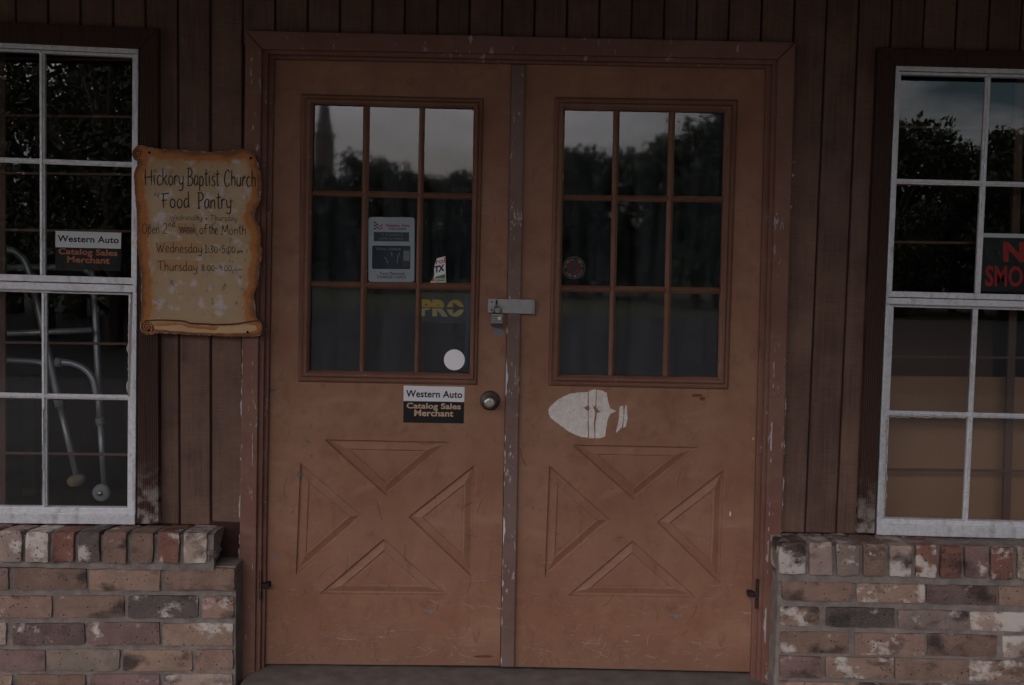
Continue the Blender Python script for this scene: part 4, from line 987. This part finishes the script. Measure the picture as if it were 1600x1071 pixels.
vs2 = vs + [(x, .014, z) for x, y, z in vs]
fs2 = fs + [(b, a, a + n0, b + n0) for a, b in side]
me.from_pydata(vs2, [], fs2)
at_ = me.attributes.new('edge', 'FLOAT', 'POINT'); at_.data.foreach_set('value', ev + [-3.0] * n0)
bm = bmesh.new(); bm.from_mesh(me); bmesh.ops.recalc_face_normals(bm, faces=bm.faces); bm.to_mesh(me); bm.free()
def m_sign():
    t = NT('parchment_paint'); a = t.n('ShaderNodeAttribute'); a.attribute_name = 'edge'; e = a.outputs['Fac']
    n = t.noise(16, 5, .65); n2 = t.noise(60, 5, .7); n3 = t.noise(5, 4, .5)
    ed = t.math('ADD', e, t.math('MULTIPLY', t.math('SUBTRACT', n, .5), 26))
    ed = t.math('ADD', ed, t.math('MULTIPLY', t.math('SUBTRACT', n2, .5), 8))
    col = t.mix(t.step(n3, .3, .7), (.34, .235, .135), (.43, .31, .19))
    col = t.mix(t.math('MULTIPLY', t.step(ed, 27, 13), .75), col, (.38, .18, .06))
    col = t.mix(t.step(ed, 18, 13), col, (.35, .125, .030))
    col = t.mix(t.math('MULTIPLY', t.step(ed, 8, 2.5), .8), col, (.105, .038, .016))
    wt = t.noise(1, 4, .55, t.map((21, 21, 25), loc=(4, 0, 3))); col = t.mix(t.math('MULTIPLY', t.math('MULTIPLY', t.step(wt, .54, .64), t.step(e, 12, 18)), .65), col, (.50, .45, .47))
    gy = t.noise(1, 4, .6, t.map((42, 42, 30), loc=(9, 0, 6), rot=(0, .5, 0))); col = t.mix(t.math('MULTIPLY', t.math('MULTIPLY', t.step(gy, .585, .67), t.step(e, 12, 18)), .75), col, (.09, .085, .10))
    cn = t.noise(1, 3, .6, t.map((300, 1, 300))); col = t.mix(t.math('MULTIPLY', cn, .2), col, (.2, .15, .1))
    wh_ = t.noise(40, 4, .7, t.map((1, 1, 1), loc=(2, 0, 2)))
    col = t.mix(t.math('MULTIPLY', t.step(e, .9, .2), t.step(wh_, .50, .58)), col, (.52, .50, .48))
    t.bump(t.math('ADD', n2, cn), .25, .001); return t.set(col, .7, 0, .2)
me.materials.append(m_sign()); bo = bpy.data.objects.new('board', me); C.objects.link(bo); bo.parent = sg
YI = YS - .0006
M_INK = plain('dark_green_ink', (.036, .034, .024), .7, 0, .15, .2); M_INK2 = plain('faded_ink', (.06, .058, .055), .7, 0, .15, .3)
M_UMBER = plain('umber_paint', (.06, .022, .011), .7, 0, .15, .3); M_PORANGE = plain('orange_wash', (.37, .215, .105), .75, 0, .15, .15)
M_OCHRE = plain('pale_ochre', (.47, .30, .16), .75, 0, .15, .2)
G = {  # hand-lettered strokes: x in letter widths, y 0 baseline, 1 cap height
 'H': (.75, [[(.08, 1.02), (.06, .5), (.1, 0)], [(.62, 1), (.6, .5), (.64, -.02)], [(-.05, .47), (.3, .5), (.72, .53)]]),
 'i': (.3, [[(.12, .62), (.1, .3), (.14, .0)], [(.13, .82), (.17, .86)]]),
 'c': (.5, [[(.42, .5), (.25, .6), (.08, .35), (.14, .06), (.3, .0), (.44, .12)]]),
 'k': (.5, [[(.08, 1), (.07, .5), (.08, 0)], [(.42, .6), (.1, .28)], [(.16, .33), (.48, -.03)]]),
 'o': (.52, [[(.26, .58), (.1, .45), (.08, .18), (.22, .0), (.4, .12), (.42, .42), (.26, .58)]]),
 'r': (.42, [[(.08, .58), (.08, .3), (.08, 0)], [(.08, .38), (.22, .58), (.38, .52)]]),
 'y': (.52, [[(.06, .58), (.1, .2), (.24, .08), (.4, .2)], [(.44, .6), (.42, .1), (.38, -.22), (.22, -.32), (.04, -.24)]]),
 'B': (.62, [[(.12, 1), (.1, .5), (.1, 0)], [(-.02, 1), (.3, 1.03), (.48, .82), (.36, .58), (.12, .52)], [(.12, .52), (.46, .46), (.56, .22), (.36, .0), (-.02, -.01)]]),
 'a': (.52, [[(.4, .54), (.22, .58), (.08, .36), (.12, .06), (.26, .02), (.4, .24)], [(.42, .58), (.41, .2), (.48, .0)]]),
 'p': (.52, [[(.1, .58), (.1, 0), (.09, -.34)], [(.1, .42), (.26, .6), (.44, .4), (.38, .06), (.24, .0), (.1, .1)]]),
 't': (.42, [[(.2, .98), (.18, .4), (.22, .04), (.36, .03)], [(.02, .68), (.2, .7), (.4, .74)]]),
 's': (.42, [[(.36, .52), (.2, .6), (.08, .46), (.22, .3), (.36, .14), (.2, .0), (.04, .08)]]),
 'C': (.66, [[(.58, .82), (.4, 1.02), (.16, .82), (.06, .4), (.18, .06), (.38, .0), (.58, .16)]]),
 'h': (.54, [[(.1, 1.02), (.09, .5), (.1, 0)], [(.1, .38), (.26, .58), (.4, .46), (.42, .0)]]),
 'u': (.54, [[(.08, .58), (.08, .16), (.2, .0), (.36, .1), (.42, .3)], [(.43, .58), (.42, .2), (.48, 0)]]),
 'F': (.6, [[(.14, .98), (.12, .5), (.16, 0)], [(-.02, .95), (.3, .98), (.58, 1.02)], [(-.02, .52), (.2, .52), (.42, .55)]]),
 'd': (.54, [[(.4, .5), (.22, .58), (.08, .34), (.14, .04), (.28, .02), (.4, .2)], [(.4, 1.04), (.41, .4), (.44, .04), (.5, .02)]]),
 'P': (.6, [[(.14, 1), (.13, .5), (.16, 0)], [(-.02, .98), (.32, 1.03), (.52, .8), (.42, .56), (.14, .46)], [(.02, 0), (.26, 0)]]),
 'n': (.54, [[(.09, .58), (.09, .3), (.09, 0)], [(.09, .38), (.26, .58), (.4, .46), (.42, .0)]]),
 'W': (.95, [[(.02, 1), (.14, .45), (.24, .0)], [(.24, .0), (.36, .4), (.46, .8)], [(.46, .8), (.54, .4), (.64, .0)], [(.64, .0), (.78, .5), (.9, 1.02)]]),
 'e': (.48, [[(.08, .3), (.4, .36), (.34, .54), (.2, .58), (.08, .34), (.14, .06), (.28, .0), (.44, .12)]]),
 'T': (.66, [[(.0, .96), (.34, .98), (.68, 1.02)], [(.34, .98), (.31, .5), (.33, 0)]]),
 '&': (.5, [[(.05, .3), (.45, .3)], [(.25, .5), (.25, .1)]]),
 'O': (.7, [[(.36, 1), (.12, .78), (.08, .28), (.3, .0), (.56, .2), (.6, .7), (.36, 1), (.26, .96)]]),
 '2': (.55, [[(.06, .76), (.2, 1), (.42, .9), (.4, .6), (.2, .26), (.04, .02)], [(.04, .02), (.3, .03), (.5, .0)]]),
 'f': (.42, [[(.42, .94), (.26, 1.02), (.18, .7), (.17, .0)], [(.02, .55), (.2, .56), (.38, .6)]]),
 'M': (.9, [[(.06, 0), (.12, .5), (.16, 1)], [(.16, 1), (.3, .5), (.44, .2)], [(.44, .2), (.58, .6), (.72, 1)], [(.72, 1), (.76, .5), (.8, 0)], [(-.02, 0), (.16, .0)]]),
 '1': (.4, [[(.04, .95), (.2, 1)], [(.2, 1), (.19, .5), (.2, 0)], [(.02, 0), (.38, 0)]]),
 '3': (.5, [[(.06, .92), (.24, 1.02), (.4, .8), (.2, .54), (.4, .34), (.3, .02), (.04, .06)]]),
 '5': (.5, [[(.44, 1), (.12, .98)], [(.12, .98), (.09, .58)], [(.09, .58), (.34, .6), (.42, .28), (.26, .0), (.04, .06)]]),
 '0': (.5, [[(.25, .9), (.1, .7), (.1, .2), (.24, .02), (.4, .2), (.4, .7), (.25, .9)]]),
 '8': (.5, [[(.38, .88), (.24, 1), (.1, .82), (.26, .54), (.42, .26), (.26, .0), (.08, .2), (.24, .52), (.4, .8), (.38, .88)]]),
 '9': (.5, [[(.4, .8), (.24, 1), (.1, .78), (.2, .52), (.4, .7)], [(.42, .9), (.4, .5), (.34, .0)]]),
 ':': (.25, [[(.1, .12), (.13, .26)], [(.1, .52), (.13, .66)]]), '-': (.4, [[(.04, .42), (.36, .44)]]), '.': (.2, [[(.06, .02), (.1, .05)]]),
 'm': (.75, [[(.08, .56), (.08, 0)], [(.08, .36), (.22, .56), (.34, .42), (.35, 0)], [(.35, .36), (.5, .56), (.64, .42), (.66, 0)]]), ' ': (.35, [])}
def hand(word, u0, u1, vtop, vbase, wd, mat, sl=.012, mb=None):
    ws = [G[c][0] for c in word]; tot = sum(ws); own = mb is None; mb = mb or MB(); x = 0
    for c in word:
        jx, jy = rnd(-.015, .015), rnd(-.02, .02); sc_ = rnd(.96, 1.05)
        for stp_ in G[c][1]:
            pts = []
            for (a, b) in stp_:
                u = u0 + (x + a + jx) / tot * (u1 - u0); v = vbase + sl * (u - u0) - (b * sc_ + jy) * (vbase - vtop) - .012 * 0; pts.append((u, v))
            w3 = [P(u, v, YI) for u, v in pts]; w3 = [Vector((p.x, p.z, 0)) for p in w3]
            mb.ribbon([(p.x, p.y) for p in spl(w3, 7)], wd, YI - rnd(0, .0002))
        x += G[c][0]
    if own: return mb.build('lettering', mat, sg)
def blob(u0, v0, u1, v1, mat, name, y=YS - .0003, seed=1.0):
    pts = []; cu_, cv_ = (u0 + u1) / 2, (v0 + v1) / 2
    for k in range(60):
        a = 2 * math.pi * k / 60; ca, sa = math.cos(a), math.sin(a)
        ex = abs(ca) ** .5 * (1 if ca > 0 else -1); ey = abs(sa) ** .5 * (1 if sa > 0 else -1); q = 1 + .16 * mnoise.noise(Vector((ca * 2.5, sa * 2.5, seed)))
        pts.append((cu_ + (u1 - u0) / 2 * ex * q, cv_ + (v1 - v0) / 2 * ey * q))
    MB().add([(P(u, v, y).x, y, P(u, v, y).z) for u, v in pts], [tuple(range(60))]).build(name, mat, sg)
blob(243, 377.5, 316, 396, M_PORANGE, 'paint_wash', seed=3); blob(245, 405.5, 308, 425, M_PORANGE, 'paint_wash', seed=8); blob(276, 348, 309, 367, M_PORANGE, 'paint_wash', seed=5)
px = .00212
hand('Hickory', 226, 288, 263.5, 289, 1.8 * px, M_INK); hand('Baptist', 292.5, 343.5, 265, 290, 1.8 * px, M_INK); hand('Church', 350, 401, 266, 291, 1.8 * px, M_INK)
hand('Food', 252.5, 297, 301, 324.5, 1.9 * px, M_INK); hand('Pantry', 308, 362, 302, 326, 1.9 * px, M_INK)
hand('Wednesday & Thursday', 265, 371, 335.5, 344, .75 * px, M_INK2)
hand('Open', 221.5, 250, 349, 365, 1.05 * px, M_INK); hand('2', 253.5, 262.5, 349.5, 365.5, 1.05 * px, M_INK); hand('nd', 263, 274, 346, 354.5, 1.05 * px, M_INK)
hand('Week', 279.5, 307, 351, 365, .9 * px, M_INK2)
mb = MB()
for (a, b, c, d) in ((279, 358.5, 306, 358), (280, 360.5, 307, 361), (279, 356.5, 300, 355.5), (282, 363, 305, 362.4)):
    w3 = [P(lerp(a, c, k / 8), lerp(b, d, k / 8) + rnd(-.7, .7), YI) for k in range(9)]; mb.ribbon([(p.x, p.z) for p in w3], .9 * px, YI - .0003)
mb.build('crossing_out', M_INK2, sg)
hand('of', 311.5, 324, 350.5, 365.5, 1.15 * px, M_INK); hand('the', 326, 340.5, 351, 366, 1.15 * px, M_INK); hand('Month', 346, 385, 351.5, 366.5, 1.05 * px, M_INK)
hand('Wednesday', 244, 316.5, 380, 394.5, 1.15 * px, M_INK); hand('1:30-5:00', 319.5, 368, 384, 395.3, 1.05 * px, M_INK); hand('pm', 370, 380, 389.5, 395.5, .9 * px, M_INK)
hand('Thursday', 246.5, 309, 408.5, 423, 1.15 * px, M_INK); hand('8:00-9:00', 314, 362.5, 413.7, 423.4, 1.05 * px, M_INK); hand('a.m.', 366, 380, 418, 423.5, .85 * px, M_INK)
# the painted roll at the foot and the curl at the top
for line in ([S2(160, 832), S2(300, 822), S2(540, 832), S2(620, 855), S2(780, 862), S2(850, 868), S2(1040, 862), S2(1160, 845), S2(1270, 828), S2(1300, 835)],
             [S2(245, 880), S2(250, 905), S2(240, 935)]):
    w3 = spl([Vector((P(u, v, YI).x, P(u, v, YI).z, 0)) for u, v in line], 6); MB().ribbon([(p.x, p.y) for p in w3], 2.4 * px, YI).build('painted_line', M_UMBER, sg)
for (cx, cy, r0) in ((*S2(185, 888), 8.2), (*S1(100, 135), 7.5)):
    w3 = [P(cx + r0 * (1 - a / 52) * 1.1 * math.cos(a * .3), cy - r0 * (1 - a / 52) * math.sin(a * .3), YI) for a in range(0, 48)]; MB().ribbon([(p.x, p.z) for p in w3], 1.5 * px, YI - .0001).build('painted_curl', M_UMBER, sg)
pts = [S2(250, 878), S2(380, 880), S2(520, 868), S2(600, 900), S2(790, 915), S2(850, 925), S2(900, 888), S2(1060, 880), S2(1200, 870), S2(1260, 880), S2(1270, 920), S2(1180, 945), S2(1000, 950), S2(850, 950), S2(640, 945), S2(480, 930), S2(350, 918), S2(255, 912)]
yy = YS - .0003; rg = ragged(pts, .5, 4); MB().add([(P(u, v, yy).x, yy, P(u, v, yy).z) for u, v in rg], [tuple(range(len(rg)))]).build('roll_highlight', M_OCHRE, sg)
for (u, v) in (S1(225, 125), S1(1285, 185), S2(1178, 940), S2(205, 925)):
    MB().lathe(P(u, v, YS), [(.0042, .002), (.0042, -.001), (.0015, -.0022)], 12).build('nail', M_KEY, sg)

# ------------------------------------------------------------------ across the street (seen in the panes)
def leaf_mat():
    t = NT('leaves'); g = t.noise(1.2, 3); c = t.mix(t.step(g, .3, .7), (.012, .020, .009), (.034, .048, .018)); return t.set(c, .7, 0, .25)
M_LEAF = leaf_mat(); M_BARK = plain('bark', (.06, .045, .035), .9, 0, .1, .4, 8)
def tree_mesh(seed, h, wd, nleaf, leaf, low=.18):
    rg_ = np.random.default_rng(seed); lob = []
    nl = 34
    for i in range(nl):
        a = rg_.uniform(0, 2 * math.pi); zf = rg_.uniform(low, 1); prof_ = math.sin(math.pi * min(1, (zf - low * .4) / (1.08 - low * .4))) ** .6
        r = wd * .5 * prof_ * math.sqrt(rg_.uniform(.05, 1)); lob.append((r * math.cos(a), r * math.sin(a), h * zf * .93, wd * rg_.uniform(.09, .19)))
    vs = np.zeros((nleaf * 4, 3)); per = nleaf // nl; q = 0
    for (x, y, z, s) in lob:
        d = rg_.normal(size=(per, 3)); d /= np.linalg.norm(d, axis=1)[:, None]; rr = s * rg_.uniform(.25, 1.25, (per, 1)); c = np.array([x, y, z]) + d * rr * np.array([1, 1, .75])
        a = rg_.normal(size=(per, 3)); a /= np.linalg.norm(a, axis=1)[:, None]; b = np.cross(a, rg_.normal(size=(per, 3))); b /= np.linalg.norm(b, axis=1)[:, None]
        sz = leaf * rg_.uniform(.6, 1.3, (per, 1))
        for k, (sa, sb) in enumerate(((-1, 0), (0, -.5), (1, 0), (0, .5))): vs[q * 4 + k: (q + per) * 4: 4] = c + a * sz * sa + b * sz * sb
        q += per
    vs = vs[:q * 4]; me = bpy.data.meshes.new('crown'); me.from_pydata(vs.tolist(), [], [(4 * i, 4 * i + 1, 4 * i + 2, 4 * i + 3) for i in range(q)]); me.materials.append(M_LEAF)
    mb = MB(); mb.tube([(0, 0, -.3), (.05, 0, h * .2), (-.05, .05, h * .45), (.05, 0, h * .8)], [h * .03, h * .022, h * .016, h * .004], 8)
    for (x, y, z, s) in lob[::3]: mb.tube([(0, 0, z * .55), (x * .5, y * .5, z * .8), (x, y, z)], [h * .009, h * .006, h * .002], 5)
    tm = bpy.data.meshes.new('trunk'); tm.from_pydata([tuple(v) for v in mb.v], [], mb.f); tm.materials.append(M_BARK)
    return me, tm
VAR = [tree_mesh(1, 10, 8, 5200, .24), tree_mesh(2, 10, 6.4, 4600, .22), tree_mesh(3, 10, 9, 5600, .25), tree_mesh(5, 10, 7, 9000, .16, .05), tree_mesh(8, 10, 8, 4600, .11, .12)]
NTREE = [0]
TREE_LABELS = []
def tree(u, vtop, L, var, wide=1.0, label=None):
    p = M(u, vtop, L); h = max(2.5, p.z + .25); s = h / 10; i = NTREE[0]; NTREE[0] += 1
    o = thing('tree', label or 'leafy green tree across the street, facing the doors', 'tree', (p.x, -L, -.25), 'trees across the street')
    o.scale = (s * wide, s * wide, s); o.rotation_euler[2] = i * 1.7
    for nm, me_ in zip(('crown', 'trunk'), VAR[var]):
        c = bpy.data.objects.new(nm, me_); C.objects.link(c); c.parent = o
for (u, v, L, va, wd_) in [(455, 235, 66, 0, 1), (560, 238, 62, 2, 1), (610, 245, 70, 1, 1.1), (655, 272, 60, 3, 1.2), (700, 270, 64, 2, 1.1), (745, 262, 60, 0, 1), (800, 240, 66, 1, 1), (850, 230, 62, 3, 1.1), (905, 222, 58, 0, 1), (945, 228, 64, 2, 1),
                           (1010, 226, 56, 1, 1.2), (1095, 175, 44, 1, 1.0), (1130, 150, 46, 2, .8), (1180, 190, 52, 0, 1), (1240, 170, 45, 3, 1), (1320, 180, 40, 0, 1), (1405, 178, 36, 3, .8), (1455, 168, 38, 1, .75), (1500, 240, 42, 2, .9), (1545, 225, 40, 0, .8), (1590, 196, 36, 3, .9), (1660, 170, 38, 1, 1), (1740, 150, 40, 0, 1),
                           (330, 200, 55, 3, .8), (330, 140, 40, 0, 1), (260, 60, 26, 2, 1), (170, -60, 15, 4, 1.0), (60, -90, 17, 4, 1.0), (-60, -80, 18, 4, 1), (110, -20, 24, 4, 1.2), (10, 0, 26, 4, 1.3), (200, 30, 25, 4, 1.0),
                           (-250, 60, 30, 0, 1.2), (-500, 100, 36, 2, 1.2), (1900, 150, 40, 2, 1.1), (2150, 150, 44, 3, 1.2), (2500, 120, 46, 1, 1.2), (-850, 110, 40, 1, 1.3)]:
    tree(u, v, L, va, wd_)
rgw = np.random.default_rng(11); NW = 26000
cw = np.stack([rgw.uniform(-190, 190, NW), -rgw.uniform(84, 100, NW), -.25 + rgw.uniform(0, 1, NW) ** .8], 1)
hw_ = np.array([4.6 + 2.2 * mnoise.noise(Vector((x * .09, 0, 2))) + 1.6 * mnoise.noise(Vector((x * .3, 4, 2))) for x in cw[:, 0]]); cw[:, 2] = -.25 + (cw[:, 2] + .25) * hw_
aw = rgw.normal(size=(NW, 3)); aw /= np.linalg.norm(aw, axis=1)[:, None]; bw = np.cross(aw, rgw.normal(size=(NW, 3))); bw /= np.linalg.norm(bw, axis=1)[:, None]
vw = np.zeros((NW * 4, 3))
for k, (sa, sb) in enumerate(((-1, 0), (0, -.6), (1, 0), (0, .6))): vw[k::4] = cw + (aw * sa + bw * sb) * .75
mw = bpy.data.meshes.new('woods'); mw.from_pydata(vw.tolist(), [], [(4 * i, 4 * i + 1, 4 * i + 2, 4 * i + 3) for i in range(NW)]); mw.materials.append(M_LEAF)
ow = bpy.data.objects.new('woods', mw); C.objects.link(ow); tag(ow, kind='stuff')
# church with its spire
LC = 130; k_ = (LC + DIST) / F_PX; cb = M(509, 300, LC); M_CH = plain('church_brick', (.10, .075, .065), .9, 0, .1, .2, .5); M_SP = plain('slate', (.045, .048, .055), .8, 0, .2, .2, 1)
ch = thing('church', 'brick church with a tall pointed spire beyond the trees', 'church', (cb.x, -LC, -.25))
zz = lambda v: M(509, v, LC).z
tw = 13 * k_
MB().box(cb.x - tw, cb.x + tw, -LC - tw, -LC + tw, -.25, zz(214)).build('tower', M_CH, ch)
MB().box(cb.x - tw * 1.18, cb.x + tw * 1.18, -LC - tw * 1.18, -LC + tw * 1.18, zz(214), zz(209)).build('cornice', M_CH, ch)
MB().box(cb.x - tw * .78, cb.x + tw * .78, -LC - tw * .78, -LC + tw * .78, zz(209), zz(192)).build('belfry', M_CH, ch)
sp = MB(); n = 8; b_ = [(cb.x + tw * .8 * math.cos(2 * math.pi * (k + .5) / n), -LC + tw * .8 * math.sin(2 * math.pi * (k + .5) / n), zz(192)) for k in range(n)] + [(cb.x, -LC, zz(105))]
sp.add(b_, [(k, (k + 1) % n, n) for k in range(n)]).build('spire', M_SP, ch)
nv = MB(); w2 = tw * 2.2; nv.add([(cb.x - w2, -LC - tw, -.25), (cb.x + w2, -LC - tw, -.25), (cb.x + w2, -LC - 30, -.25), (cb.x - w2, -LC - 30, -.25), (cb.x - w2, -LC - tw, 6), (cb.x + w2, -LC - tw, 6), (cb.x + w2, -LC - 30, 6), (cb.x - w2, -LC - 30, 6), (cb.x, -LC - tw, 11), (cb.x, -LC - 30, 11)],
    [(0, 1, 5, 8, 4), (1, 2, 6, 5), (2, 3, 7, 9, 6), (3, 0, 4, 7), (4, 8, 9, 7), (8, 5, 6, 9)]).build('nave', M_CH, ch)
# poles and wires
M_POLE = plain('pole_wood', (.09, .07, .055), .9, 0, .1, .3, 3)
pp = []
for (xx, lab) in ((-34, 'wooden power pole at the roadside near the tall trees'), (38, 'wooden power pole at the far end of the roadside')):
    o = thing('power_pole', lab, 'power pole', (xx, -24, -.25)); MB().tube([(xx, -24, -.3), (xx, -24, 10.4)], [.16, .11], 10).build('pole', M_POLE, o); MB().box(xx - .06, xx + .06, -25.1, -22.9, 9.5, 9.64).build('crossarm', M_POLE, o)
for yy_, lab in ((-23.2, 'thin black power wire strung nearer the road'), (-24.8, 'thin black power wire strung farther from the road')):
    o = MB().tube([(-34 + 72 * k / 16, yy_, 9.66 - 1.5 * (1 - (k / 8 - 1) ** 2)) for k in range(17)], .014, 6).build('power_wire', M_BLACK); tag(o, lab, 'wire', 'power wires over the road', 'thing')
